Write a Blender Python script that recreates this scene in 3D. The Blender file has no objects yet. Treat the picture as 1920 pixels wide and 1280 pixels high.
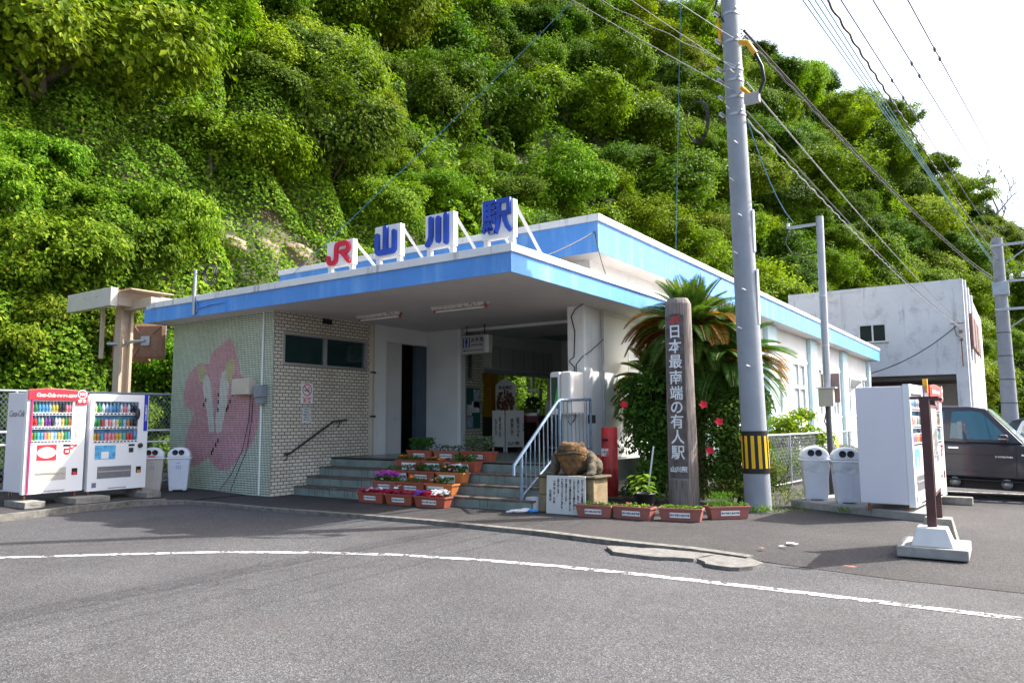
import bpy, math, random
import numpy as np
from mathutils import Matrix, Vector, Euler

S = bpy.context.scene
COL = S.collection
random.seed(7)
RNG = np.random.default_rng(11)
R = math.radians

# ------------------------------------------------------------------ camera
def look_basis(pit=.105988, roll=-.006221, yaw=-.596765):
    cy, sy, cp, sp = math.cos(yaw), math.sin(yaw), math.cos(pit), math.sin(pit)
    fw = Vector((sy*cp, cy*cp, sp)); r0 = Vector((cy, -sy, 0)); u0 = r0.cross(fw)
    r = r0*math.cos(roll)+u0*math.sin(roll); u = -r0*math.sin(roll)+u0*math.cos(roll)
    return r, u, fw
cr, cu, cf = look_basis()
cam = bpy.data.objects.new('camera', bpy.data.cameras.new('camera')); COL.objects.link(cam)
cam.matrix_world = Matrix(((cr.x, cu.x, -cf.x, 0), (cr.y, cu.y, -cf.y, 0), (cr.z, cu.z, -cf.z, 1.45), (0, 0, 0, 1)))
cam.data.sensor_width = 36; cam.data.lens = 1403.8/1920*36
cam.data.clip_start = .05; cam.data.clip_end = 3000
S.camera = cam

# ------------------------------------------------------------------ light
SUN = Vector((.66, .74, 1.02)).normalized()
W = bpy.data.worlds.new('World'); S.world = W; W.use_nodes = True
wn = W.node_tree; bg = wn.nodes['Background']
sky = wn.nodes.new('ShaderNodeTexSky'); sky.sky_type = 'NISHITA'; sky.sun_disc = False
sky.sun_elevation = math.asin(SUN.z); sky.sun_rotation = math.atan2(SUN.x, SUN.y)
sky.air_density = 1.0; sky.dust_density = 4.5; sky.ozone_density = 1.0
wn.links.new(sky.outputs[0], bg.inputs[0]); bg.inputs[1].default_value = .15
sun = bpy.data.objects.new('sun', bpy.data.lights.new('sun', 'SUN')); COL.objects.link(sun)
sun.data.energy = 3.4; sun.data.angle = R(.55); sun.data.color = (1, .965, .91)
sun.rotation_euler = (-SUN).to_track_quat('-Z', 'Y').to_euler(); sun.location = (20, 20, 40)
S.view_settings.view_transform = 'Standard'; S.view_settings.look = 'None'
S.view_settings.exposure = 1.62; S.view_settings.gamma = 1
S.cycles.max_bounces = 7; S.cycles.diffuse_bounces = 4; S.cycles.transparent_max_bounces = 10
S.cycles.use_denoising = True

# ------------------------------------------------------------------ materials
MATS = {}
def nodes(name):
    m = bpy.data.materials.new(name); m.use_nodes = True
    t = m.node_tree; b = t.nodes['Principled BSDF']
    return m, t, b
def tex_noise(t, vec, scale, detail=5, rough=.6):
    n = t.nodes.new('ShaderNodeTexNoise'); n.inputs['Scale'].default_value = scale
    n.inputs['Detail'].default_value = detail; n.inputs['Roughness'].default_value = rough
    t.links.new(vec, n.inputs['Vector']); return n
def ramp(t, fac, stops):
    r = t.nodes.new('ShaderNodeValToRGB'); e = r.color_ramp.elements
    while len(e) < len(stops): e.new(.5)
    for i, (p, c) in enumerate(stops):
        e[i].position = p; e[i].color = (*c, 1) if len(c) == 3 else c
    t.links.new(fac, r.inputs[0]); return r
def mixc(t, fac, a, b, mode='MIX'):
    n = t.nodes.new('ShaderNodeMix'); n.data_type = 'RGBA'; n.blend_type = mode
    for k, v in ((0, fac), (6, a), (7, b)):
        if hasattr(v, 'is_output'): t.links.new(v, n.inputs[k])
        elif k == 0: n.inputs[0].default_value = v
        else: n.inputs[k].default_value = (*v, 1)
    return n.outputs[2]
def mat(name, col, rough=.6, metal=0, var=.12, scale=3, bump=0, bscale=80, spec=.4, stain=None, streak=None, coat=0):
    """stain/streak: (colour, scale, threshold, softness, strength) - dirt with a shape of its own"""
    if name in MATS: return MATS[name]
    m, t, b = nodes(name)
    tc = t.nodes.new('ShaderNodeTexCoord').outputs['Object']
    lo = tuple(max(0, c*(1-var)) for c in col); hi = tuple(min(1, c*(1+var)) for c in col)
    c = ramp(t, tex_noise(t, tc, scale).outputs[0], ((.3, lo), (.7, hi))).outputs[0]
    for s, st in ((stain, (1, 1, 1)), (streak, (1, 1, .12))):
        if s:
            mp = t.nodes.new('ShaderNodeMapping'); mp.inputs['Scale'].default_value = st
            t.links.new(tc, mp.inputs[0])
            n = tex_noise(t, mp.outputs[0], s[1], 8, .7)
            f = ramp(t, n.outputs[0], ((s[2], (0, 0, 0)), (min(1, s[2]+s[3]), (s[4],)*3))).outputs[0]
            c = mixc(t, f, c, s[0])
    t.links.new(c, b.inputs['Base Color'])
    b.inputs['Roughness'].default_value = rough; b.inputs['Metallic'].default_value = metal
    b.inputs['Specular IOR Level'].default_value = spec
    if coat: b.inputs['Coat Weight'].default_value = coat; b.inputs['Coat Roughness'].default_value = .06
    if bump:
        bn = t.nodes.new('ShaderNodeBump'); bn.inputs['Strength'].default_value = bump; bn.inputs['Distance'].default_value = .01
        t.links.new(tex_noise(t, tc, bscale, 6).outputs[0], bn.inputs['Height']); t.links.new(bn.outputs[0], b.inputs['Normal'])
    MATS[name] = m; return m
def glass(name, col=(.02, .05, .05), rough=.06, alpha=None, trans=0):
    m, t, b = nodes(name)
    b.inputs['Base Color'].default_value = (*col, 1); b.inputs['Roughness'].default_value = rough
    b.inputs['Specular IOR Level'].default_value = .8
    if trans:
        b.inputs['Alpha'].default_value = 1-trans
    MATS[name] = m; return m
def tile(name, axis, col, mortar, bw, bh, ms, offset=.5, var=.1, rough=.35, squash=1, bump=.25):
    """tiles laid on a wall: axis 'x' = wall runs along x, 'y' = wall runs along y (world metres)"""
    m, t, b = nodes(name)
    geo = t.nodes.new('ShaderNodeNewGeometry'); sp = t.nodes.new('ShaderNodeSeparateXYZ')
    t.links.new(geo.outputs['Position'], sp.inputs[0])
    cb = t.nodes.new('ShaderNodeCombineXYZ')
    t.links.new(sp.outputs['X' if axis == 'x' else 'Y'], cb.inputs[0]); t.links.new(sp.outputs['Z'], cb.inputs[1])
    br = t.nodes.new('ShaderNodeTexBrick'); t.links.new(cb.outputs[0], br.inputs['Vector'])
    br.offset = offset; br.squash = 1
    br.inputs['Scale'].default_value = 1; br.inputs['Brick Width'].default_value = bw; br.inputs['Row Height'].default_value = bh
    br.inputs['Mortar Size'].default_value = ms; br.inputs['Mortar Smooth'].default_value = .2
    br.inputs['Color1'].default_value = (*[c*(1-var) for c in col], 1); br.inputs['Color2'].default_value = (*[c*(1+var) for c in col], 1)
    br.inputs['Mortar'].default_value = (*mortar, 1)
    n = tex_noise(t, geo.outputs['Position'], 1.3, 6)
    c = mixc(t, .35, br.outputs['Color'], ramp(t, n.outputs[0], ((.3, (.55, .5, .4)), (.65, (1, 1, 1)))).outputs[0], 'MULTIPLY')
    t.links.new(c, b.inputs['Base Color']); b.inputs['Roughness'].default_value = rough
    bn = t.nodes.new('ShaderNodeBump'); bn.inputs['Strength'].default_value = bump; bn.inputs['Distance'].default_value = .004; bn.invert = True
    t.links.new(br.outputs['Fac'], bn.inputs['Height']); t.links.new(bn.outputs[0], b.inputs['Normal'])
    MATS[name] = m; return m
def leafmat(name, lo, hi, trans=.35, odd=None):
    m, t, b = nodes(name)
    geo = t.nodes.new('ShaderNodeNewGeometry'); oi = t.nodes.new('ShaderNodeObjectInfo')
    c = ramp(t, geo.outputs['Random Per Island'], ((0, lo), (.75, hi), (1, odd or tuple(min(1, x*1.35) for x in hi)))).outputs[0]
    n = tex_noise(t, geo.outputs['Position'], .23, 3)
    c = mixc(t, .55, c, ramp(t, n.outputs[0], ((.3, (.5, .62, .55)), (.7, (1.25, 1.15, .85)))).outputs[0], 'MULTIPLY')
    hs = t.nodes.new('ShaderNodeHueSaturation')
    mr = t.nodes.new('ShaderNodeMapRange'); mr.inputs[3].default_value = .475; mr.inputs[4].default_value = .515
    t.links.new(oi.outputs['Random'], mr.inputs[0]); t.links.new(mr.outputs[0], hs.inputs['Hue'])
    mr2 = t.nodes.new('ShaderNodeMapRange'); mr2.inputs[3].default_value = .7; mr2.inputs[4].default_value = 1.25
    wn_ = t.nodes.new('ShaderNodeTexWhiteNoise'); wn_.noise_dimensions = '1D'
    t.links.new(oi.outputs['Random'], wn_.inputs['W']); t.links.new(wn_.outputs['Value'], mr2.inputs[0]); t.links.new(mr2.outputs[0], hs.inputs['Value'])
    t.links.new(c, hs.inputs['Color']); c = hs.outputs[0]
    t.links.new(c, b.inputs['Base Color']); b.inputs['Roughness'].default_value = .55; b.inputs['Specular IOR Level'].default_value = .08
    tr = t.nodes.new('ShaderNodeBsdfTranslucent')
    t.links.new(mixc(t, 1.0, c, (1.25, 1.35, .6), 'MULTIPLY'), tr.inputs[0])
    ms = t.nodes.new('ShaderNodeMixShader'); ms.inputs[0].default_value = trans
    t.links.new(b.outputs[0], ms.inputs[1]); t.links.new(tr.outputs[0], ms.inputs[2])
    t.links.new(ms.outputs[0], t.nodes['Material Output'].inputs[0])
    MATS[name] = m; return m

# ------------------------------------------------------------------ geometry helpers
class MB:
    def __init__(s): s.v = []; s.f = []; s.m = []; s.s = []
    def add(s, V, F, mi=0, smooth=False):
        o = len(s.v); s.v += [tuple(x) for x in V]
        for f in F: s.f.append(tuple(i+o for i in f)); s.m.append(mi); s.s.append(smooth)
        return s
    def box(s, a, b, mi=0):
        (x0, y0, z0), (x1, y1, z1) = a, b
        V = [(x0,y0,z0),(x1,y0,z0),(x1,y1,z0),(x0,y1,z0),(x0,y0,z1),(x1,y0,z1),(x1,y1,z1),(x0,y1,z1)]
        return s.add(V, [(3,2,1,0),(4,5,6,7),(0,1,5,4),(1,2,6,5),(2,3,7,6),(3,0,4,7)], mi)
    def taper(s, z0, r0, z1, r1, mi=0):
        """frustum between two rectangles (x0,y0,x1,y1)"""
        V = [(r0[0],r0[1],z0),(r0[2],r0[1],z0),(r0[2],r0[3],z0),(r0[0],r0[3],z0),(r1[0],r1[1],z1),(r1[2],r1[1],z1),(r1[2],r1[3],z1),(r1[0],r1[3],z1)]
        return s.add(V, [(3,2,1,0),(4,5,6,7),(0,1,5,4),(1,2,6,5),(2,3,7,6),(3,0,4,7)], mi)
    def tube(s, pts, r, n=6, mi=0, smooth=True, caps=True):
        P = [Vector(p) for p in pts]; rs = r if isinstance(r, (list, tuple)) else [r]*len(P)
        V = []; up = None
        for i, p in enumerate(P):
            d = (P[min(i+1, len(P)-1)]-P[max(i-1, 0)])
            d = d.normalized() if d.length > 1e-9 else Vector((0,0,1))
            if up is None: up = Vector((0,0,1)) if abs(d.z) < .9 else Vector((1,0,0))
            a = d.cross(up).normalized(); b = a.cross(d).normalized(); up = b
            for k in range(n):
                t = 2*math.pi*k/n; V.append(p+a*math.cos(t)*rs[i]+b*math.sin(t)*rs[i])
        F = []
        for i in range(len(P)-1):
            for k in range(n):
                k2 = (k+1) % n; F.append((i*n+k, i*n+k2, (i+1)*n+k2, (i+1)*n+k))
        s.add(V, F, mi, smooth)
        if caps: s.add(V[:n], [tuple(range(n))], mi); s.add(V[-n:], [tuple(range(n-1,-1,-1))], mi)
        return s
    def cyl(s, p0, p1, r0, r1=None, n=16, mi=0): return s.tube([p0, p1], [r0, r0 if r1 is None else r1], n, mi)
    def prism(s, poly, h0, h1, axis='z', mi=0):
        """polygon extruded: axis z poly=(x,y); axis y poly=(x,z); axis x poly=(y,z)"""
        f = {'z': lambda p, h: (p[0], p[1], h), 'y': lambda p, h: (p[0], h, p[1]), 'x': lambda p, h: (h, p[0], p[1])}[axis]
        n = len(poly); V = [f(p, h0) for p in poly]+[f(p, h1) for p in poly]
        F = [tuple(range(n)), tuple(range(2*n-1, n-1, -1))]+[(i, i+n, (i+1) % n+n, (i+1) % n) for i in range(n)]
        return s.add(V, F, mi)
    def lathe(s, prof, c=(0,0,0), n=24, mi=0, smooth=True):
        V = []; F = []
        for r, z in prof:
            for k in range(n):
                t = 2*math.pi*k/n; V.append((c[0]+r*math.cos(t), c[1]+r*math.sin(t), c[2]+z))
        for i in range(len(prof)-1):
            for k in range(n): F.append((i*n+k, i*n+(k+1) % n, (i+1)*n+(k+1) % n, (i+1)*n+k))
        s.add(V, F, mi, smooth)
        return s
    def ell(s, c, r, n=16, mi=0, rot=None):
        V = []; F = []; m = n//2
        for i in range(m+1):
            a = math.pi*i/m
            for k in range(n):
                t = 2*math.pi*k/n; p = Vector((math.sin(a)*math.cos(t)*r[0], math.sin(a)*math.sin(t)*r[1], math.cos(a)*r[2]))
                if rot: p = rot @ p
                V.append(Vector(c)+p)
        for i in range(m):
            for k in range(n): F.append((i*n+k, (i+1)*n+k, (i+1)*n+(k+1) % n, i*n+(k+1) % n))
        return s.add(V, F, mi, True)
    def disc(s, c, r, axis, n=16, mi=0, rr=None):
        V = []
        for k in range(n):
            t = 2*math.pi*k/n; a, b = math.cos(t)*r, math.sin(t)*(rr or r)
            V.append({'x': (c[0], c[1]+a, c[2]+b), 'y': (c[0]+a, c[1], c[2]+b), 'z': (c[0]+a, c[1]+b, c[2])}[axis])
        return s.add(V, [tuple(range(n))], mi)
    def rot(s, M):
        s.v = [tuple(M @ Vector(v)) for v in s.v]; return s
    def build(s, name, m, parent=None, world=False, bevel=0, sub=0):
        me = bpy.data.meshes.new(name)
        V = s.v
        if world and parent is not None:
            o = parent.location; V = [(v[0]-o.x, v[1]-o.y, v[2]-o.z) for v in V]
        me.from_pydata(V, [], s.f)
        ms = m if isinstance(m, (list, tuple)) else [m]
        for x in ms: me.materials.append(x)
        me.polygons.foreach_set('material_index', s.m); me.polygons.foreach_set('use_smooth', s.s); me.update()
        ob = bpy.data.objects.new(name, me); COL.objects.link(ob)
        if parent is not None: ob.parent = parent
        if bevel:
            b = ob.modifiers.new('b', 'BEVEL'); b.width = bevel; b.segments = 2; b.limit_method = 'ANGLE'; b.angle_limit = R(40)
        return ob
def tag(o, label=None, cat=None, group=None, kind=None):
    for k, v in (('label', label), ('category', cat), ('group', group), ('kind', kind)):
        if v: o[k] = v
    return o
def T(name, label, cat, loc=(0,0,0), rz=0, group=None):
    o = bpy.data.objects.new(name, None); COL.objects.link(o); o.location = loc; o.rotation_euler = (0, 0, rz); o.empty_display_size = .2
    return tag(o, label, cat, group)
def copy_tree(o, parent=None):
    c = o.copy(); COL.objects.link(c)
    if parent is not None: c.parent = parent
    for ch in list(o.children): copy_tree(ch, c)
    return c
FACE = {'-y': (R(90), 0, 0), '+x': (R(90), 0, R(90)), '-x': (R(90), 0, R(-90)), '+y': (R(90), 0, R(180)), 'up': (0, 0, 0)}
def text(body, size, m, parent, loc, face='-y', depth=.002, bold=0, shear=0, line=1.0, name='lettering', align='CENTER', sx=1):
    cu_ = bpy.data.curves.new(name, 'FONT'); cu_.body = body; cu_.size = size; cu_.extrude = depth/2; cu_.offset = bold
    cu_.align_x = align; cu_.align_y = 'CENTER'; cu_.shear = shear; cu_.space_line = line; cu_.resolution_u = 3
    tmp = bpy.data.objects.new('tmp', cu_); COL.objects.link(tmp)
    bpy.context.view_layer.update()
    me = bpy.data.meshes.new_from_object(tmp.evaluated_get(bpy.context.evaluated_depsgraph_get()))
    bpy.data.objects.remove(tmp); bpy.data.curves.remove(cu_)
    me.materials.clear(); me.materials.append(m); me.name = name
    ob = bpy.data.objects.new(name, me); COL.objects.link(ob)
    if parent is not None: ob.parent = parent
    e = FACE[face] if isinstance(face, str) else face
    ob.location = loc; ob.rotation_euler = e; ob.scale = (sx, 1, 1)
    return ob
def npmesh(name, V, F, m, parent=None, smooth=False):
    """V (n,3), F (k,4) -> object, fast"""
    me = bpy.data.meshes.new(name); V = np.ascontiguousarray(V, dtype=np.float32); F = np.ascontiguousarray(F, dtype=np.int32)
    k = F.shape[1]
    me.vertices.add(len(V)); me.vertices.foreach_set('co', V.ravel())
    me.loops.add(F.size); me.loops.foreach_set('vertex_index', F.ravel())
    me.polygons.add(len(F)); me.polygons.foreach_set('loop_start', np.arange(0, F.size, k, dtype=np.int32))
    me.polygons.foreach_set('loop_total', np.full(len(F), k, dtype=np.int32))
    me.polygons.foreach_set('use_smooth', np.full(len(F), smooth)); me.update(calc_edges=True); me.validate()
    for x in (m if isinstance(m, (list, tuple)) else [m]): me.materials.append(x)
    ob = bpy.data.objects.new(name, me); COL.objects.link(ob)
    if parent is not None: ob.parent = parent
    return ob
def unit(a): return a/np.maximum(1e-9, np.linalg.norm(a, axis=-1, keepdims=True))
def leafquads(C, N, size, asp=.6, fold=.12, rng=RNG, along=None):
    n = len(C); N = unit(N); t = rng.normal(size=(n, 3)) if along is None else along
    t = unit(t-(t*N).sum(1, keepdims=True)*N); b = np.cross(N, t)
    s = np.asarray(size).reshape(-1, 1)*np.ones((n, 1))
    V = np.stack([C-t*s*.5, C+b*s*asp*.5+N*s*fold, C+t*s*.5-N*s*fold*.5, C-b*s*asp*.5+N*s*fold], 1).reshape(-1, 3)
    return V, np.arange(n*4).reshape(-1, 4)
def spawn_leaves(name, C, N, size, m, parent=None, **k):
    V, F = leafquads(np.asarray(C, float), np.asarray(N, float), size, **k); return npmesh(name, V, F, m, parent)
def blob(n, c, r, up=.35, rng=RNG, shell=.35):
    """points + normals through an ellipsoidal clump"""
    d = unit(rng.normal(size=(n, 3))); d[:, 2] = np.where(d[:, 2] < -.4, -d[:, 2], d[:, 2])
    q = 1-shell*rng.random((n, 1))**1.3
    return np.asarray(c)+d*q*np.asarray(r), unit(d+np.array([0, 0, up])+rng.normal(size=(n, 3))*.35)
def stroke(mb, pts, w, d, axis='y', front=0.0, org=(0, 0), mi=0, step=.0006, cap=True):
    """flat lettering stroke with round ends; each piece sits a hair prouder so that faces never coincide"""
    k = stroke.k
    for i in range(len(pts)-1):
        (x0, z0), (x1, z1) = pts[i], pts[i+1]
        dx, dz = x1-x0, z1-z0; L = math.hypot(dx, dz) or 1e-6; nx, nz = -dz/L*w/2, dx/L*w/2
        mb.prism([(org[0]+x0+nx, org[1]+z0+nz), (org[0]+x0-nx, org[1]+z0-nz), (org[0]+x1-nx, org[1]+z1-nz), (org[0]+x1+nx, org[1]+z1+nz)], front-d-step*(k % 9), front, axis, mi); k += 1
    for i, (x, z) in enumerate(pts):
        if not cap and i in (0, len(pts)-1): continue
        mb.prism([(org[0]+x+w/2*math.cos(2*math.pi*j/14), org[1]+z+w/2*math.sin(2*math.pi*j/14)) for j in range(14)], front-d-step*(k % 9)-step/2, front, axis, mi); k += 1
    stroke.k = k
stroke.k = 0

# shared materials
white_wall = mat('white_wall_paint', (.74, .75, .74), .75, var=.06, scale=.8, bump=.12, bscale=40, streak=((.36, .35, .32), 3.2, .58, .14, .6))
canopy_white = mat('white_coping_paint', (.76, .76, .75), .7, var=.07, scale=1, streak=((.30, .29, .27), 5, .56, .12, .7), bump=.1)
blue_paint = mat('blue_fascia_paint', (.095, .30, .72), .6, var=.10, scale=1.2, bump=.15, bscale=30, streak=((.26, .50, .82), 2.2, .50, .22, .75), stain=((.07, .22, .55), 1.5, .55, .2, .5))
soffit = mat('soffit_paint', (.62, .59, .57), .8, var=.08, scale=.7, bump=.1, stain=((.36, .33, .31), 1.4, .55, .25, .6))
grey_metal = mat('galvanised_metal', (.42, .44, .46), .45, .6, var=.12, scale=8)
alu = mat('aluminium', (.52, .53, .53), .4, .7, var=.06)
dark_metal = mat('dark_steel', (.045, .045, .05), .45, .3)
white_paint = mat('white_enamel', (.80, .80, .80), .35, var=.03, scale=2)
black = mat('black_paint', (.012, .012, .014), .5)
concrete = mat('concrete', (.30, .29, .27), .9, var=.2, scale=5, bump=.5, bscale=60, stain=((.12, .12, .11), 4, .55, .2, .6))
red_paint = mat('red_paint', (.62, .03, .04), .4)
rust = mat('rusty_steel', (.30, .12, .06), .8, var=.4, scale=14)
window_glass = glass('window_glass', (.012, .035, .035), .05)
# ------------------------------------------------------------------ ground
def asphalt(name, col, light):
    m, t, b = nodes(name)
    g = t.nodes.new('ShaderNodeNewGeometry').outputs['Position']
    base = ramp(t, tex_noise(t, g, .55, 7, .62).outputs[0], ((.28, tuple(c*.72 for c in col)), (.72, tuple(c*1.22 for c in col)))).outputs[0]
    v = t.nodes.new('ShaderNodeTexVoronoi'); v.inputs['Scale'].default_value = 105; t.links.new(g, v.inputs['Vector'])
    sep = t.nodes.new('ShaderNodeSeparateColor'); t.links.new(v.outputs['Color'], sep.inputs[0])
    ag = ramp(t, sep.outputs[0], ((0, (.42, .42, .43)), (.45, (.88, .88, .88)), (.85, (1.3, 1.3, 1.28)), (1, light))).outputs[0]
    c = mixc(t, 1, base, ag, 'MULTIPLY')
    # brown-pink wear and dark oil patches
    c = mixc(t, ramp(t, tex_noise(t, g, .9, 4).outputs[0], ((.52, (0, 0, 0)), (.75, (.45, .45, .45)))).outputs[0], c, (col[0]*1.05, col[1]*.9, col[2]*.86))
    mp = t.nodes.new('ShaderNodeMapping'); mp.inputs['Scale'].default_value = (1, 1, 1); mp.inputs['Location'].default_value = (3.1, 1.7, 0); t.links.new(g, mp.inputs[0])
    c = mixc(t, ramp(t, tex_noise(t, mp.outputs[0], .8, 5).outputs[0], ((.60, (0, 0, 0)), (.72, (.5, .5, .5)))).outputs[0], c, tuple(x*.6 for x in col))
    # hairline cracks
    dn = tex_noise(t, g, 1.7, 4)
    vm = t.nodes.new('ShaderNodeVectorMath'); vm.operation = 'MULTIPLY_ADD'; t.links.new(dn.outputs['Color'], vm.inputs[0]); vm.inputs[1].default_value = (.5, .5, .5); t.links.new(g, vm.inputs[2])
    cr_ = t.nodes.new('ShaderNodeTexVoronoi'); cr_.feature = 'DISTANCE_TO_EDGE'; cr_.inputs['Scale'].default_value = .33; t.links.new(vm.outputs[0], cr_.inputs['Vector'])
    edge = ramp(t, cr_.outputs['Distance'], ((0, (.75, .75, .75)), (.0035, (0, 0, 0)))).outputs[0]
    gate = ramp(t, tex_noise(t, g, .35, 2).outputs[0], ((.55, (0, 0, 0)), (.6, (1, 1, 1)))).outputs[0]
    c = mixc(t, mixc(t, 1, edge, gate, 'MULTIPLY'), c, (.018, .018, .018))
    t.links.new(c, b.inputs['Base Color']); b.inputs['Roughness'].default_value = .88; b.inputs['Specular IOR Level'].default_value = .3
    bn = t.nodes.new('ShaderNodeBump'); bn.inputs['Strength'].default_value = .7; bn.inputs['Distance'].default_value = .006
    t.links.new(v.outputs['Distance'], bn.inputs['Height']); t.links.new(bn.outputs[0], b.inputs['Normal'])
    MATS[name] = m; return m
road_mat = asphalt('road_asphalt', (.073, .072, .074), (2.1, 2.1, 2.1))
apron_mat = asphalt('apron_asphalt', (.052, .049, .048), (1.9, 1.8, 1.75))

def smooth(a, b, x):
    t = np.clip((np.asarray(x, float)-a)/(b-a), 0, 1); return t*t*(3-2*t)
# the road: one sheet out to the horizon
xs = np.concatenate([np.linspace(-700, -30, 8), np.linspace(-26, 30, 57), np.linspace(40, 700, 8)]); ys = np.concatenate([np.linspace(-500, -10, 8), np.linspace(-6, 60, 45), np.linspace(80, 900, 10)])
X, Y = np.meshgrid(xs, ys); Z = -.05+0*X
ny, nx = X.shape; idx = np.arange(nx*ny).reshape(ny, nx)
F = np.stack([idx[:-1, :-1], idx[:-1, 1:], idx[1:, 1:], idx[1:, :-1]], -1).reshape(-1, 4)
tag(npmesh('road', np.stack([X, Y, Z], -1).reshape(-1, 3), F, road_mat), 'grey worn asphalt road in front of the station', 'road', kind='structure')
# the pavement in front of the station: kerb runs along x then turns along y
KERB = [(-13.36, -8), (-13.36, 2), (-13.36, 5.4), (-13.42, 5.85), (-13.62, 6.6), (-13.6, 7.6), (-13.38, 8.12), (-13.1, 8.4), (-12.48, 8.52), (-10.9, 8.5), (-9.7, 8.6), (-8.5, 8.67), (-7.5, 8.72), (-6.5, 8.69), (-5.5, 8.65), (-4.7, 8.55), (-4.1, 8.46), (-3.2, 8.42), (-2.5, 8.25)]
def ground_z(x, y):
    return .024*np.maximum(0, -12.6-np.asarray(x, float))+0*np.asarray(y, float)
def fy(x): return np.interp(x, [p[0] for p in KERB[7:]]+[-1.2, 0, 12], [p[1] for p in KERB[7:]]+[8.0, 7.95, 7.9])
xs = np.concatenate([np.linspace(-13.1, 6, 60), np.linspace(8, 40, 12)])
rows = []
tt = np.concatenate([[0, .04, .1, .18, .3], np.linspace(.45, 1, 16)])
for x in xs:
    y0 = float(fy(x)); y1 = 80
    for q in tt:
        y = y0+(y1-y0)*q**2.2
        edge = -.046*(1-min(1, (y-y0)/1.2))*float(smooth(-3.4, -2.2, x))
        rows.append((x, y, edge))
n = len(tt); nxx = len(xs)
F = [(i*n+j, (i+1)*n+j, (i+1)*n+j+1, i*n+j+1) for i in range(nxx-1) for j in range(n-1)]
V = list(rows); o = len(V)
left = [(-8), 2, 5.4, 6.6, 7.6, 8.12, 8.4]
L = []
kx = {p[1]: p[0] for p in KERB[:8]}
for yv in [p[1] for p in KERB[:8]]+[9.7, 12, 40, 80]:
    xk = kx.get(yv, -13.1)
    for xx in np.linspace(xk, -19, 9): L.append((float(xx), yv, float(ground_z(xx, yv)-ground_z(xk, yv)*0)))
V += L; m9 = len(L)//9
F += [(o+i*9+j, o+(i+1)*9+j, o+(i+1)*9+j+1, o+i*9+j+1) for i in range(m9-1) for j in range(8)]
tag(npmesh('pavement', np.array(V), np.array(F), apron_mat), 'dark asphalt pavement between the kerb and the station', 'pavement', kind='structure')
# kerb: worn flush concrete edging, a real step down to the road
def strip(pts, w0, w1, z0, z1):
    mb = MB(); P = [Vector((p[0], p[1], 0)) for p in pts]; V = []
    for i, p in enumerate(P):
        d = (P[min(i+1, len(P)-1)]-P[max(i-1, 0)]).normalized(); nrm = Vector((-d.y, d.x, 0))
        zz = float(ground_z(p.x, p.y))
        V += [p+nrm*w0+Vector((0,0,z0)), p+nrm*w0+Vector((0,0,z1+zz)), p+nrm*w1+Vector((0,0,z1+zz)), p+nrm*w1+Vector((0,0,z0))]
    F = []
    for i in range(len(P)-1):
        a = i*4
        F += [(a, a+1, a+5, a+4), (a+1, a+2, a+6, a+5), (a+2, a+3, a+7, a+6)]
    F += [(0, 3, 2, 1), (len(V)-4, len(V)-3, len(V)-2, len(V)-1)]
    return mb.add(V, F)
kerb_mat = mat('kerb_concrete', (.17, .16, .14), .95, var=.3, scale=9, bump=.9, bscale=45, stain=((.06, .06, .055), 7, .5, .15, .8))
def dense(pts, step, jit):
    out = []
    for a, b in zip(pts[:-1], pts[1:]):
        k = max(1, int(math.hypot(b[0]-a[0], b[1]-a[1])/step))
        for i in range(k): out.append((a[0]+(b[0]-a[0])*i/k+random.uniform(-jit, jit), a[1]+(b[1]-a[1])*i/k+random.uniform(-jit, jit)))
    return out+[pts[-1]]
tag(strip(dense(KERB[:7], .25, .008), .0, -.13, -.06, .035).build('kerb', kerb_mat), 'raised worn concrete kerb before the vending machines', 'kerb', kind='structure')
tag(strip(dense(KERB[6:], .25, .008), .02, -.12, -.06, .006).build('kerb', kerb_mat), 'low cracked concrete kerb in front of the steps', 'kerb', kind='structure')
# broken concrete slab at the dropped kerb
slab_mat = mat('pale_concrete', (.17, .16, .145), .95, var=.25, scale=14, bump=.9, bscale=60, stain=((.10, .095, .09), 5, .52, .12, .7))
for pts, lab in (([(-4.18, 8.08), (-3.5, 8.24), (-2.92, 8.2), (-2.98, 7.86), (-3.35, 7.72), (-3.9, 7.74), (-4.0, 7.85)], 'larger'), ([(-2.88, 8.19), (-2.5, 8.2), (-2.3, 7.95), (-2.35, 7.72), (-2.52, 7.55), (-2.8, 7.62), (-2.95, 7.84)], 'smaller')):
    mb = MB(); pp = [(x+random.uniform(-.02, .02), y+random.uniform(-.02, .02)) for x, y in dense(pts+[pts[0]], .12, .018)[:-1]]
    mb.prism(pp, -.06, -.012)
    tag(mb.build('road_patch', slab_mat), f'{lab} piece of the broken pale concrete ramp slab', 'road', kind='structure')
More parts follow.
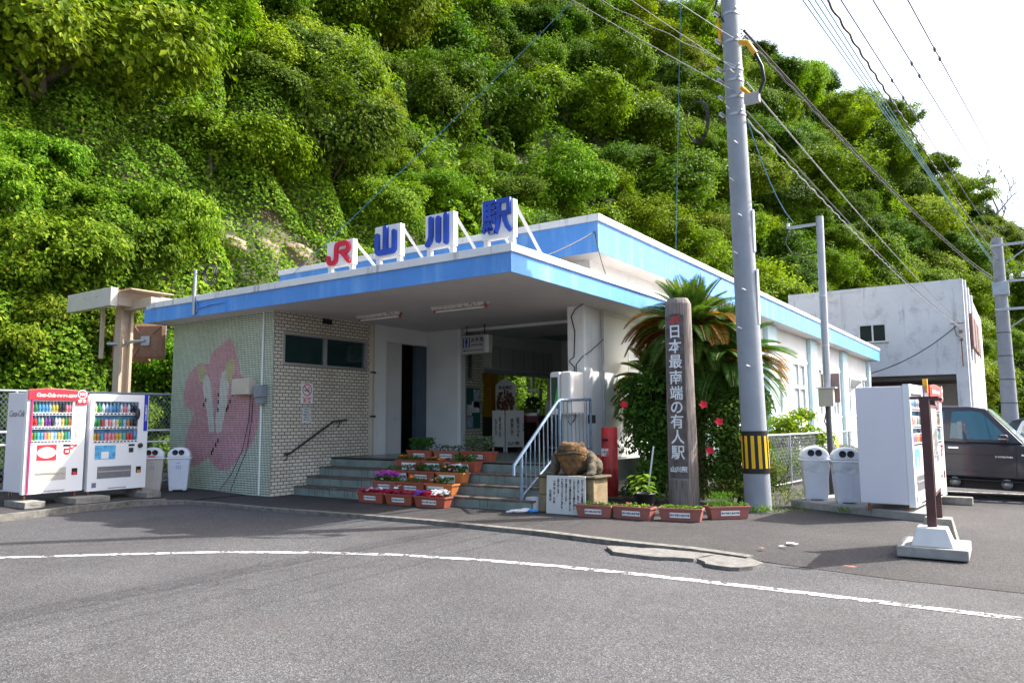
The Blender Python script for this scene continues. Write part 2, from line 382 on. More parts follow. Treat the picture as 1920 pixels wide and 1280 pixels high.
# painted lines
def paint(name, wear):
    m, t, b = nodes(name)
    g = t.nodes.new('ShaderNodeNewGeometry').outputs['Position']
    n = tex_noise(t, g, 9, 8, .75); f = ramp(t, n.outputs[0], ((wear, (0, 0, 0)), (wear+.06, (1, 1, 1)))).outputs[0]
    b.inputs['Base Color'].default_value = (.62, .61, .60, 1); b.inputs['Roughness'].default_value = .75
    tr = t.nodes.new('ShaderNodeBsdfTransparent'); ms = t.nodes.new('ShaderNodeMixShader')
    t.links.new(f, ms.inputs[0]); t.links.new(tr.outputs[0], ms.inputs[1]); t.links.new(b.outputs[0], ms.inputs[2])
    t.links.new(ms.outputs[0], t.nodes['Material Output'].inputs[0]); return m
line_paint = paint('worn_line_paint', .448)
def flat(pts, w, z):
    mb = MB(); P = [Vector((p[0], p[1], 0)) for p in pts]; V = []
    for i, p in enumerate(P):
        d = (P[min(i+1, len(P)-1)]-P[max(i-1, 0)]).normalized(); nrm = Vector((-d.y, d.x, 0))
        V += [p+nrm*w/2+Vector((0,0,z)), p-nrm*w/2+Vector((0,0,z))]
    return mb.add(V, [(2*i, 2*i+1, 2*i+3, 2*i+2) for i in range(len(P)-1)])
WL = [(-12.5, .9), (-11.0, 2.6), (-9.67, 3.91), (-8.84, 4.67), (-7.87, 5.48), (-6.87, 6.07), (-5.98, 6.45), (-5.03, 6.70), (-4.1, 6.85), (-3.23, 6.92), (-2.43, 6.95), (-1.72, 6.96), (-.88, 6.95), (-.1, 6.94), (1.5, 6.9), (4, 6.8)]
tag(flat(WL, .115, -.045).build('road_marking', line_paint), 'long curved white line painted across the road', 'road marking', kind='structure')
for y, x0, x1 in ((15.75, -1.3, 4), (17.5, -1.4, 4)):
    tag(flat([(x0, y), (x1, y)], .09, .005).build('road_marking', line_paint), 'white parking bay line beside the dark car', 'road marking', kind='structure')
manhole = T('manhole_cover', 'small rusty round cover set in the dark asphalt near the sign stand', 'manhole cover', (-1.54, 8.5, -.045))
MB().lathe([(0, .012), (.12, .012), (.15, .01), (.16, 0)], n=20).build('lid', rust, manhole)
for (x, y, r, lab, c) in ((-2.35, 9.25, .07, 'larger crumpled scrap of white paper lying on the asphalt', (.7, .66, .62)), (-2.38, 9.02, .04, 'smaller scrap of white paper lying on the asphalt', (.7, .66, .62)), (-2.55, 8.75, .035, 'brown dead leaf lying on the asphalt', (.32, .13, .05))):
    mb = MB(); P = []
    for k in range(9):
        a = k/9*2*math.pi; q = r*random.uniform(.5, 1.2); P.append((q*1.5*math.cos(a), q*.7*math.sin(a), random.uniform(.002, .02)))
    mb.add([(0, 0, .02)]+P, [(0, 1+i, 1+(i+1) % 9) for i in range(9)])
    o_ = mb.build('litter', mat('litter_'+lab[:6], c, .9)); o_.location = (x, y, .0); tag(o_, lab, 'litter')
# ------------------------------------------------------------------ station building
brick_tile = tile('cream_brick_tile', 'y', (.70, .65, .55), (.085, .07, .055), .145, .0705, .0085, .5, .10)
brick_tile_x = tile('cream_brick_tile_front', 'x', (.70, .65, .55), (.085, .07, .055), .145, .0705, .0085, .5, .10)
mosaic = tile('pale_green_mosaic', 'x', (.66, .74, .60), (.05, .065, .05), .047, .047, .0075, 0, .10)
mosaic_pink = tile('pink_mosaic', 'x', (.64, .34, .39), (.08, .06, .06), .047, .047, .0055, 0, .14)
mosaic_white = tile('white_mosaic', 'x', (.70, .72, .66), (.08, .07, .07), .047, .047, .0055, 0, .06)
mosaic_yellow = tile('yellow_mosaic', 'x', (.60, .54, .32), (.07, .06, .04), .047, .047, .0055, 0, .14)
step_mat = mat('green_step_paint', (.17, .22, .195), .55, var=.3, scale=3, bump=.4, bscale=20, stain=((.22, .23, .20), 3.5, .5, .12, .7), streak=((.04, .04, .035), 9, .6, .1, .8))
nosing_mat = mat('worn_step_nosing', (.11, .085, .07), .85, var=.35, scale=8, bump=.5, stain=((.25, .22, .2), 6, .55, .1, .6))
floor_mat = mat('green_hall_floor', (.11, .145, .125), .25, var=.2, scale=2, spec=.5)
panel_grey = mat('grey_wall_panel', (.62, .63, .62), .6, var=.06, scale=1.2, stain=((.3, .27, .22), 1.6, .6, .2, .5))
teal = mat('teal_ceiling', (.24, .36, .33), .6)
beige = mat('beige_paint', (.52, .46, .37), .7, var=.08)
mint = mat('pale_blue_pilaster', (.55, .72, .76), .7, var=.06, scale=1, streak=((.4, .45, .45), 4, .62, .15, .5))
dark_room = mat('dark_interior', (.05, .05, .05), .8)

ST = T('station_building', 'long white station building with blue roof edges, tiled wing and open entrance under a canopy', 'building', (-9.7, 9.69, 0))
def part(name, m, *boxes, **k):
    mb = MB()
    for b in boxes: mb.box(*b)
    return mb.build(name, m, ST, world=True, **k)
XW, YW, ZS, ZF = -12.36, 9.685, 3.706, .70
part('tiled_front_wall', mosaic, ((-15.88, YW, 0), (XW-.003, YW+.15, ZS)), label=None) if False else part('tiled_front_wall', mosaic, ((-15.88, YW, 0), (XW-.003, YW+.15, ZS)))
part('side_wall', white_wall, ((-15.88, YW+.152, 0), (-15.73, 15.2, ZS)))
part('back_wall', white_wall, ((-15.88, 15.2, 0), (XW-.1, 15.35, ZS)))
# brick tiled side of the entrance, with the window opening left out
wy0, wy1, wz0, wz1 = 9.905, 12.28, 2.62, 3.29
bw = part('brick_tiled_wall', brick_tile, ((XW-.15, YW+.0005, 0), (XW, wy0, ZS)), ((XW-.15, wy1, 0), (XW, 12.335, ZS)), ((XW-.15, wy0, 0), (XW, wy1, wz0)), ((XW-.15, wy0, wz1), (XW, wy1, ZS)))
win = part('window', alu, ((XW-.1, wy0, wz0), (XW+.012, wy1, wz0+.05)), ((XW-.1, wy0, wz1-.05), (XW+.012, wy1, wz1)), ((XW-.1, wy0, wz0+.05), (XW+.012, wy0+.05, wz1-.05)), ((XW-.1, wy1-.05, wz0+.05), (XW+.012, wy1, wz1-.05)), ((XW-.09, 11.02, wz0+.05), (XW-.005, 11.09, wz1-.05)))
p_ = part('pane', window_glass, ((XW-.06, wy0+.05, wz0+.05), (XW-.05, wy1-.05, wz1-.05))); p_.parent = win
part('air_vent', black, ((XW, 10.93, 3.56), (XW+.01, 11.2, 3.68)))
part('pilaster', white_wall, ((XW-.15, 12.43, ZF), (XW+.06, 12.86, ZS)), bevel=.01)
MB().box((XW-.03, 12.336, ZF), (XW+.10, 12.428, ZS)).build('drain_pipe', beige, ST, world=True, bevel=.02)
part('pipe_bracket', dark_metal, ((XW+.06, 12.325, 2.56), (XW+.115, 12.46, 2.60)), ((XW+.06, 12.325, 1.56), (XW+.115, 12.46, 1.60)))
# doorway into the ticket office
part('door_lintel', white_wall, ((XW-.15, 12.86, 3.335), (XW, 14.38, ZS)))
door = part('door', panel_grey, ((XW-.09, 12.88, ZF), (XW-.05, 13.47, 3.33)))
d2 = part('door_edge', alu, ((XW-.095, 13.47, ZF), (XW-.045, 13.49, 3.33))); d2.parent = door
for k in range(4):
    q = part('notice_paper', mat('notice_paper', (.62, .63, .62), .8), ((XW-.049, 12.96, 2.98-.2*k-.16), (XW-.045, 13.14, 2.98-.2*k))); q.parent = door
part('door_jamb', mat('blue_grey_jamb', (.07, .10, .14), .6), ((XW-.15, 14.0, ZF), (XW-.02, 14.379, 3.33)))
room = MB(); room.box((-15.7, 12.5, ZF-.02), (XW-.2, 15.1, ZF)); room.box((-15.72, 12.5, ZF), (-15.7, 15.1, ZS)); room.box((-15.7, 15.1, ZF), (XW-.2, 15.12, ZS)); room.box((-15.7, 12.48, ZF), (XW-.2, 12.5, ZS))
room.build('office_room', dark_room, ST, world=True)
MB().box((-13.9, 14.4, 2.28), (-13.85, 14.95, 2.36)).build('yellow_notice', mat('yellow_notice', (.75, .68, .05), .6), ST, world=True)
# grey panel wall facing the steps
MB().box((XW-.1, 14.38, ZF), (-11.38, 14.55, 2.02)).box((XW-.1, 14.38, 2.026), (-11.38, 14.55, ZS)).box((XW-.1, 14.386, 2.0), (-11.385, 14.54, 2.03)).build('wall_panel', panel_grey, ST, world=True)
part('corner_post', white_wall, ((-11.38, 14.37, ZF), (-11.28, 14.56, ZS)))
XB = -11.4
part('brick_tiled_pier', brick_tile, ((XB-.15, 14.56, ZF), (XB, 14.78, 3.8)), ((XB-.15, 15.1, ZF), (XB, 15.42, 3.8)), ((XB-.15, 14.78, ZF), (XB, 15.1, 2.48)))
iw = part('window', alu, ((XB-.1, 14.78, 2.48), (XB, 15.1, 2.53)), ((XB-.1, 15.05, 2.53), (XB, 15.1, 3.6)), ((XB-.1, 14.78, 2.53), (XB, 14.83, 3.6)))
q = part('pane', window_glass, ((XB-.06, 14.83, 2.53), (XB-.05, 15.05, 3.6))); q.parent = iw
part('lintel_wall', panel_grey, ((XB-.2, 15.425, 2.80), (XB, 18.9, 3.84)))
bd = part('fare_board', mat('pale_board', (.45, .47, .46), .6, var=.05), ((XB, 15.75, 2.84), (XB+.05, 18.82, 3.40)))
for yy in (16.15, 16.75, 17.3, 17.8, 18.3, 18.55):
    MB().box((XB+.05, yy, 2.86), (XB+.053, yy+.012, 3.38)).build('board_joint', dark_metal, ST, world=True).parent = bd
part('lintel_rail', grey_metal, ((XB-.2, 15.425, 2.70), (XB+.04, 18.9, 2.796)))
part('ticket_counter', mat('dark_counter', (.05, .042, .036), .6, var=.2), ((XB-.3, 15.45, ZF), (XB-.1, 18.9, 1.565)))
part('end_pier', panel_grey, ((XB-.2, 18.9, ZF), (XB, 19.4, 3.84)))
part('hall_back_wall', panel_grey, ((XB-.2, 19.4, ZF), (-7.2, 19.55, 3.84)))
part('hall_ceiling', teal, ((XB-.2, 14.62, 3.84), (-7.2, 19.5, 3.9)))
part('ceiling_trim', white_wall, ((-11.28, 14.5, 3.64), (-7.39, 14.62, 3.90)))
part('hall_column', beige, ((-8.0, 14.48, ZF), (-7.6, 14.7, 3.9)))
part('hall_side_wall', panel_grey, ((-7.25, 13.2, ZF), (-7.1, 19.4, 3.9)))
part('corner_pillar', white_wall, ((-7.40, 12.85, 0), (-7.025, 13.18, ZS)), bevel=.012)
# floor, steps
part('hall_floor', floor_mat, ((XW-.1, 11.25, .3), (-6.55, 20, ZF)))
st = MB(); ns = MB()
for i in range(4):
    y0 = 10.26+.33*i; z1 = .175*(i+1)
    st.box((XW+.001, y0+.012, 0 if i == 0 else z1-.176), (-6.62, 11.24 if i < 3 else 11.249, z1-.03))
    ns.box((XW+.001, y0, z1-.032), (-6.60, y0+.33+.012, z1+.0008*(i+1)))
sp_ = st.build('entrance_steps', step_mat, ST, world=True); ns.build('step_nosing', nosing_mat, ST, world=True, bevel=.006).parent = sp_
# blocks cut into the riser paint
for i in range(4):
    y0 = 10.26+.33*i
    for k in range(14):
        xx = random.uniform(-12.2, -6.8)
        j = MB().box((xx, y0+.0095, .175*i+.02), (xx+.008, y0+.013, .175*i+.14)); j.build('riser_joint', dark_metal, ST, world=True).parent = sp_
# canopy over the entrance
cx0, cx1, cy0, cy1 = -16.28, -6.25, 9.19, 17.0
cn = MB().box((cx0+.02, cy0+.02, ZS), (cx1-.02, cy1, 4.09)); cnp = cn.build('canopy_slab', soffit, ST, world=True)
fa = MB()
fa.box((cx0, cy0, ZS-.012), (cx1, cy0+.019, 4.0)); fa.box((cx1-.019, cy0+.0195, ZS-.012), (cx1, cy1, 4.0)); fa.box((cx0, cy0+.0195, ZS-.012), (cx0+.019, 12.5, 4.0))
fa.box((cx0+.001, cy0-.006, ZS-.014), (cx1+.006, cy0-.0005, ZS+.03)); fa.box((cx1+.0005, cy0, ZS-.014), (cx1+.006, cy1, ZS+.03))
fa.build('blue_fascia', blue_paint, ST, world=True)
co = MB(); co.box((cx0+.28, cy0-.035, 4.001), (cx1+.035, cy0+.2, 4.13)); co.box((cx1-.2, cy0+.2005, 4.001), (cx1+.035, cy1+.03, 4.13)); co.box((cx0+.28, cy0+.2005, 4.001), (cx0+.45, 12.45, 4.13))
co.build('white_coping', canopy_white, ST, world=True, bevel=.008)
part('canopy_roofing', mat('grey_roofing', (.25, .25, .25), .9), ((cx0+.45, cy0+.2, 4.091), (cx1-.2, 13.1, 4.10)))
# main block
mx0, mx1, my0, my1 = -15.85, -6.52, 12.55, 46.5
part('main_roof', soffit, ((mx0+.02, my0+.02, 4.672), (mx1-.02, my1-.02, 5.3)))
part('blue_fascia', blue_paint, ((mx0, my0, 4.66), (mx1, my0+.019, 5.262)), ((mx1-.019, my0+.0195, 4.66), (mx1, my1, 5.262)), ((mx0, my0+.0195, 4.66), (mx0+.019, my1, 5.262)))
part('white_coping', canopy_white, ((mx0-.04, my0-.04, 5.263), (mx1+.04, my0+.25, 5.40)), ((mx1-.25, my0+.2505, 5.263), (mx1+.04, my1+.04, 5.40)), ((mx0-.04, my0+.2505, 5.263), (mx0+.2, my1, 5.40)), bevel=.008)
part('clerestory_wall', white_wall, ((-15.3, 13.16, 4.101), (-7.2, 13.31, 4.671)))
part('corner_pier', white_wall, ((-7.2, 13.16, 4.101), (-7.03, 13.45, 4.671)))
# long right hand wall: posts between openings
XR = -7.06
WIN = [(14.9, 16.6), (21.6, 23.3), (26.3, 27.6), (29.1, 31.0), (32.75, 34.0), (36.0, 37.4), (39.2, 40.4), (43.6, 45.2)]
segs = []; y = 13.18
for a, b in WIN: segs.append((y, a)); y = b
segs.append((y, 45.5))
zw0, zw1 = 1.62, 3.60
boxes = [((XR-.15, a, 0), (XR, b, 4.671)) for a, b in segs]
for i, (a, b) in enumerate(WIN):
    zb = zw0 if i != 7 else .9
    boxes += [((XR-.15, a, 0), (XR, b, zb)), ((XR-.15, a, zw1), (XR, b, 4.671))]
part('side_wall', white_wall, *boxes)
part('wall_band', white_wall, ((XR+.0005, 13.6, 3.62), (XR+.03, 45.2, 3.72)), ((XR+.0005, 13.6, 1.52), (XR+.03, 43.0, 1.6)))
part('end_wall', white_wall, ((-15.3, 45.35, 0), (XR-.15, 45.5, 4.671)))
for y in (19.3, 25.4, 31.5, 38.0, 45.2):
    part('pilaster', mint, ((XR, y, 0), (XR+.16, y+1.1 if y < 45 else 45.75, 4.668)), bevel=.015)
frame_w = mat('white_window_frame', (.72, .72, .70), .5)
pane_pale = glass('frosted_pane', (.36, .44, .46), .18)
for i, (a, b) in enumerate(WIN):
    zb = zw0 if i != 7 else .9; c = (a+b)/2; zm = zb+1.0
    w = part('window', frame_w, ((XR-.12, a, zb), (XR+.01, b, zb+.06)), ((XR-.12, a, zw1-.06), (XR+.01, b, zw1)), ((XR-.12, a, zb+.06), (XR+.01, a+.06, zw1-.06)), ((XR-.12, b-.06, zb+.06), (XR+.01, b, zw1-.06)), ((XR-.1, c-.04, zb+.06), (XR+.004, c+.04, zw1-.06)), ((XR-.1, a+.06, zm), (XR+.02, c-.04, zm+.12)), ((XR-.1, c+.04, zm), (XR+.02, b-.06, zm+.12)))
    part('pane', pane_pale, ((XR-.07, a+.06, zb+.06), (XR-.06, b-.06, zw1-.06))).parent = w
for y, w in ((32.95, 1.0), (35.0, .9)):
    part('wall_vent', mat('rusty_vent', (.34, .25, .2), .8, var=.2), ((XR+.031, y, 2.5), (XR+.05, y+w*.6, 3.4)))
h = MB(); h.prism([(0, 0), (.45, -.1), (.45, -.14), (0, -.5)], 40.6, 41.2, 'y'); h.v = [(v[0]+XR, v[1], v[2]+3.45) for v in h.v]; h.build('exhaust_hood', mat('dirty_hood', (.5, .5, .47), .6), ST, world=True)
# flower mural set into the mosaic wall (thin tile sheets)
def mural(pts, m, d, name):
    MB().prism([(x, z) for x, z in pts], YW-d, YW-.0002, 'y').build(name, m, MU)
MU = bpy.data.objects.new('flower_mural', None); COL.objects.link(MU); MU.parent = ST; MU.location = (9.7, -9.69, 0)
mural([(-13.79, 3.26), (-13.6, 2.98), (-13.47, 2.70), (-13.41, 2.44), (-13.2, 2.33), (-13.0, 2.12), (-12.83, 1.95), (-12.77, 1.75), (-12.78, 1.37), (-12.88, 1.14), (-13.05, .95), (-13.31, .80), (-13.5, .62), (-13.72, .47), (-13.95, .46), (-14.2, .55), (-14.43, .73), (-14.65, .60), (-14.9, .52), (-15.1, .54), (-15.27, .68), (-15.29, .85), (-15.25, 1.15), (-15.15, 1.4), (-14.98, 1.68), (-15.15, 1.75), (-15.36, 1.84), (-15.42, 2.05), (-15.36, 2.35), (-15.25, 2.5), (-15.05, 2.68), (-14.8, 2.76), (-14.51, 2.72), (-14.47, 2.88), (-14.36, 3.0), (-14.1, 3.1)], mosaic_pink, .0012, 'petals')
for w in ([(-14.66, 2.52), (-14.52, 2.45), (-14.43, 2.3), (-14.31, 1.82), (-14.24, 1.28), (-14.41, 1.24), (-14.53, 1.71), (-14.72, 2.23)], [(-14.06, 2.5), (-13.89, 2.6), (-13.78, 2.26), (-13.84, 1.81), (-14.0, 1.26), (-14.17, 1.24), (-14.22, 1.5), (-14.13, 1.93)]): mural(w, mosaic_white, .0024, 'pale_petals')
for w in ([(-14.95, 2.65), (-14.72, 2.76), (-14.61, 2.56), (-14.68, 2.35), (-14.82, 2.33)], [(-13.95, 2.66), (-13.72, 2.82), (-13.6, 2.72), (-13.61, 2.5), (-13.75, 2.3), (-13.87, 2.33)]): mural(w, mosaic_yellow, .0030, 'stamens')
dots = MB()
for x, z in ((-14.16, 2.0), (-14.16, 1.85), (-14.16, 1.68), (-13.86, 1.68), (-13.82, 1.74), (-13.75, 1.85), (-13.68, 2.0), (-14.6, 1.9), (-14.68, 1.8), (-14.2, .95), (-14.28, .85), (-14.33, .78), (-14.12, 1.04)): dots.box((x, YW-.0036, z), (x+.045, YW-.0003, z+.09))
dots.build('vein_tiles', black, MU)
# corner trim, conduit, meter boxes and cables on the tiled wall
MB().box((XW-.006, YW-.004, 0), (XW+.004, YW+.0004, ZS)).build('corner_trim', dark_metal, ST, world=True)
MB().tube([(-12.68, YW-.02, ZS-.01), (-12.68, YW-.02, .02)], .018, 8).build('conduit', white_paint, ST, world=True)
mbx = MB().box((-13.42, YW-.2, 2.02), (-12.86, YW-.001, 2.34)).build('switch_box', beige, ST, world=True, bevel=.012)
mt = MB().box((-12.76, YW-.16, 1.96), (-12.52, YW-.001, 2.2)).box((-12.74, YW-.14, 1.82), (-12.54, YW-.001, 1.955)).build('electric_meter', mat('meter_grey', (.22, .24, .27), .5), ST, world=True, bevel=.01)
for dx in (0, .09):
    MB().tube([(-13.02+dx, YW-.03, 2.02), (-13.05+dx, YW-.03, 1.5), (-13.2+dx*1.6, YW-.05, .9), (-13.5+dx*2, YW-.08, .4), (-13.85+dx*4, YW-.1, .06)], .007, 5).build('hanging_cable', black, ST, world=True)
# handrail fixed to the brick wall
hr = MB().tube([(XW+.09, 9.95, .82), (XW+.09, 10.08, .83), (XW+.09, 11.22, 1.47), (XW+.09, 11.6, 1.5)], .022, 8).build('wall_handrail', dark_metal, ST, world=True)
for y, z in ((10.02, .8), (11.4, 1.46)): MB().tube([(XW, y, z-.1), (XW+.06, y, z-.1), (XW+.09, y, z+.01)], .012, 6).build('handrail_bracket', dark_metal, ST, world=True).parent = hr
# cables down the corner pillar and the drain beside it
MB().tube([(-7.25, 12.835, 1.9), (-7.24, 12.835, 2.5), (-7.36, 12.82, 2.62), (-7.24, 12.82, 2.7), (-7.22, 12.835, 3.2), (-7.3, 12.835, 3.5), (-7.2, 12.82, 3.64), (-6.9, 12.6, 3.69)], .011, 5).build('hanging_cable', black, ST, world=True)
MB().tube([(-7.2, 12.835, 1.9), (-7.2, 12.835, 2.55), (-7.05, 12.83, 2.7), (-6.98, 13.0, 2.8), (-6.98, 13.6, 3.1)], .009, 5).build('hanging_cable', dark_metal, ST, world=True)
MB().tube([(-7.02, 13.62, .2), (-7.02, 13.62, 3.69)], .032, 8).build('drain_pipe', mat('grey_pipe', (.45, .46, .46), .6), ST, world=True)

# ------------------------------------------------------------------ things on the building
# rooftop letter boards
char_blue = mat('sign_blue', (.02, .07, .42), .35, var=.35, scale=2.2); char_red = mat('sign_red', (.60, .02, .06), .35)
sign_white = mat('sign_board_white', (.74, .74, .73), .55, var=.05, streak=((.4, .33, .24), 4, .62, .15, .5))
def jr(mb, w, h, t, org, front, d):
    stroke(mb, [(0, h*.36), (.02*w, h*.18), (.1*w, h*.1), (.24*w, h*.1), (.34*w, h*.18), (.36*w, h*.34), (.36*w, h*.74), (.40*w, h*.86), (.52*w, h*.9), (.78*w, h*.9), (.88*w, h*.84), (.92*w, h*.72), (.9*w, h*.6), (.82*w, h*.53), (.58*w, h*.53)], t, d, 'y', front, org)
    stroke(mb, [(.62*w, h*.53), (.94*w, h*.09)], t, d, 'y', front, org)
def roof_sign(name, label, x0, x1, z0, z1, draw):
    t = T(name, label, 'sign', ((x0+x1)/2, 9.6, 4.0), 0, 'letter boards standing on the canopy roof')
    yb = 9.6; ox, oz = t.location.x, 4.0
    L = lambda mb: [(v[0]-ox, v[1]-yb, v[2]-oz) for v in mb.v]
    b = MB().box((x0, yb, z0), (x1, yb+.12, z1)); b.v = L(b); b.build('board', sign_white, t, bevel=.008)
    for x in (x0+.02, x1-.10):
        p = MB().box((x, yb+.02, 3.99), (x+.08, yb+.10, z0-.001)); p.v = L(p); p.build('leg', sign_white, t)
        q = MB().tube([(x+.04, yb+.13, z1-.05), (x+.04, yb+1.05, 4.12)], .035, 4, smooth=False); q.v = L(q); q.build('brace', sign_white, t)
    c = MB(); draw(c, x1-x0, z1-z0); c.v = [(v[0]-(x1-x0)/2, v[1], v[2]+z0-oz) for v in c.v]
    return t, c
t, c = roof_sign('letter_board', 'white rooftop board with the red letters JR', -10.77, -10.07, 4.36, 4.84, lambda m, w, h: jr(m, w*.84, h*.92, .085, (.07, .02), 0, .045)); c.build('letters', char_red, t)
def yama(m, w, h):
    stroke(m, [(.14*w, .70*h), (.14*w, .22*h), (.2*w, .17*h), (.74*w, .17*h), (.80*w, .22*h), (.80*w, .74*h)], .10, .045, 'y', 0, (0, 0)); stroke(m, [(.47*w, .9*h), (.47*w, .17*h)], .10, .05, 'y', 0, (0, 0))
t, c = roof_sign('letter_board', 'white rooftop board with the blue character for mountain', -9.51, -8.89, 4.36, 4.95, yama); c.build('character', char_blue, t)
def kawa(m, w, h):
    stroke(m, [(.24*w, .86*h), (.24*w, .36*h), (.20*w, .22*h), (.12*w, .12*h)], .095, .045, 'y', 0, (0, 0)); stroke(m, [(.50*w, .84*h), (.50*w, .2*h)], .095, .045, 'y', 0, (0, 0)); stroke(m, [(.77*w, .9*h), (.77*w, .13*h)], .095, .045, 'y', 0, (0, 0))
t, c = roof_sign('letter_board', 'white rooftop board with the three blue strokes for river', -8.31, -7.69, 4.38, 4.97, kawa); c.build('character', char_blue, t)
t, c = roof_sign('letter_board', 'white rooftop board with the dense blue character for station, nearest the canopy corner', -7.10, -6.48, 4.36, 4.97, lambda m, w, h: None)
text('駅', .60, char_blue, t, (0, -.022, .68), '-y', .045, bold=.014, name='character')
# ceiling lights
for x0, x1, y, lab in ((-11.69, -10.46, 11.35, 'rusty fluorescent strip light under the canopy, nearer the brick wall'), (-9.6, -8.27, 11.35, 'rusty fluorescent strip light under the middle of the canopy')):
    t = T('strip_light', lab, 'ceiling light', ((x0+x1)/2, y, ZS), 0, 'strip lights under the canopy'); w = (x1-x0)/2
    mb = MB().prism([(-.09, 0), (.09, 0), (.035, -.06), (-.035, -.06)], -w, w, 'x'); mb.build('housing', mat('rusty_white_housing', (.62, .6, .56), .7, stain=((.25, .07, .03), 9, .52, .08, .95)), t)
    MB().cyl((-w+.05, 0, -.09), (w-.05, 0, -.09), .018, n=10).build('tube', white_paint, t)
    for s in (-1, 1): MB().box((s*(w-.04)-.02, -.02, -.115), (s*(w-.04)+.02, .02, -.06)).build('socket', rust, t)
# hanging lavatory sign
t = T('lavatory_sign', 'grey hanging lavatory sign box with a blue figure and arrow', 'sign', (-10.5, 13.9, 3.02))
MB().box((-.40, 0, 0), (.30, .16, .44)).build('box', alu, t, bevel=.008)
MB().box((.3005, .01, .01), (.40, .15, .43)).build('end_lamp', mat('milky_cover', (.62, .62, .6), .4), t)
MB().box((-.375, -.004, .03), (.275, -.0005, .41)).build('face_panel', mat('sign_face_grey', (.40, .41, .42), .6), t)
navy = mat('print_navy', (.015, .02, .05), .6)
b = MB().box((-.345, -.008, .155), (-.315, -.0045, .385)); b.box((-.165, -.008, .155), (-.135, -.0045, .385)); b.box((-.3145, -.008, .155), (-.1655, -.0045, .165)); b.box((-.3145, -.008, .375), (-.1655, -.0045, .385)); b.build('pictogram_frame', navy, t)
b = MB().box((-.262, -.0075, .17), (-.218, -.0045, .33)).box((-.28, -.0072, .25), (-.2, -.0045, .325)); b.prism([(-.24+.026*math.cos(k*.5236), .352+.026*math.sin(k*.5236)) for k in range(12)], -.0075, -.0045, 'y'); b.build('figure', mat('print_blue', (.01, .05, .40), .6), t)
text('お手洗', .125, navy, t, (.075, -.006, .315), '-y', .003, .003); text('LAVATORY', .07, navy, t, (.075, -.006, .205), '-y', .003, .002)
b = MB().box((-.29, -.0075, .075), (.25, -.0045, .09)); b.prism([(-.345, .083), (-.28, .105), (-.28, .061)], -.0079, -.0045, 'y'); b.build('arrow', navy, t)
MB().box((-.3, .07, .44), (-.28, .09, .68)).box((.22, .07, .44), (.24, .09, .68)).build('hanger', dark_metal, t)
# no smoking sign + notice on brick wall
t = T('no_smoking_sign', 'white no smoking sign with a red ring on the brick wall', 'sign', (XW+.001, 10.55, 1.84))
MB().box((0, -.155, 0), (.008, .155, .42)).build('plate', white_paint, t)
b = MB(); n = 32
for k in range(n):
    a0, a1 = 2*math.pi*k/n, 2*math.pi*(k+1)/n
    P = lambda a, r: (.0095, r*math.cos(a), .285+r*math.sin(a))
    b.add([P(a0, .105), P(a1, .105), P(a1, .125), P(a0, .125)], [(0, 1, 2, 3)])
sq = .088
b.add([(.0105, -sq-.008, .285+sq-.008), (.0105, -sq+.008, .285+sq+.008), (.0105, sq+.008, .285-sq+.008), (.0105, sq-.008, .285-sq-.008)], [(0, 1, 2, 3)])
b.build('red_ring', red_paint, t)
MB().box((.008, -.075, .262), (.0092, .06, .285)).box((.008, .02, .30), (.0092, .03, .345)).box((.008, .045, .30), (.0092, .055, .35)).build('cigarette', black, t)
text('No smoking', .05, red_paint, t, (.0095, 0, .125), '+x', .001, .001); text('禁 煙', .085, red_paint, t, (.0095, 0, .055), '+x', .001, .003)
t = T('wall_notice', 'small white printed notice taped below the no smoking sign', 'notice', (XW+.001, 10.55, 1.45))
MB().box((0, -.11, 0), (.004, .11, .31)).build('paper', mat('notice_white', (.68, .67, .68), .8), t)
for i, s in enumerate(('お知らせ', '駅構内は', '全面禁煙です', '御協力を', 'お願いします')): text(s, .03, navy, t, (.005, 0, .27-.055*i), '+x', .001, .001)
# bulletin board
t = T('bulletin_board', 'green bulletin board with posters on the inner brick wall', 'notice board', (XB+.001, 15.0, 1.25))
MB().box((0, -.31, 0), (.03, .31, 1.06)).build('frame', alu, t)
MB().box((.0305, -.28, .03), (.034, .28, 1.03)).build('green_panel', mat('green_felt', (.02, .10, .08), .9), t)
for (y0, y1, z0, z1, c) in ((.0, .27, .55, 1.0, (.35, .42, .5)), (-.27, -.08, .35, .62, (.5, .52, .55)), (-.07, .25, .42, .70, (.62, .63, .66)), (-.27, -.03, .05, .33, (.3, .36, .45))):
    MB().box((.0345, y0, z0), (.037, y1, z1)).build('poster', mat('poster%02d' % int(c[0]*100), c, .7, var=.5, scale=9), t)
# rooftop electric stub pole on the canopy edge
t = T('service_mast', 'short galvanised mast with a cable coil bolted to the canopy edge', 'mast', (-14.3, 9.13, 3.72))
MB().tube([(0, .0, 0), (.02, .0, .95)], .035, 8).build('pole', grey_metal, t)
MB().box((-.05, .035, .05), (.07, .06, .12)).box((-.05, .035, .35), (.07, .06, .42)).build('clamp', grey_metal, t)
co_ = MB()
for k in range(3): co_.tube([(.42+(.19+.015*k)*math.cos(a/20*6.283), .05+.03*k, .82+(.19+.012*k)*math.sin(a/20*6.283)) for a in range(21)], .012, 5, caps=False)
co_.build('cable_coil', black, t); MB().tube([(.03, 0, .85), (.15, .03, .88), (.25, .06, .85)], .01, 5).build('cable_tail', black, t)
MB().tube([(.05, .03, .3), (.1, .03, .12), (.6, .03, .17), (1.05, .03, .17), (1.06, .03, -.02)], .014, 6).build('conduit', blue_paint, t)
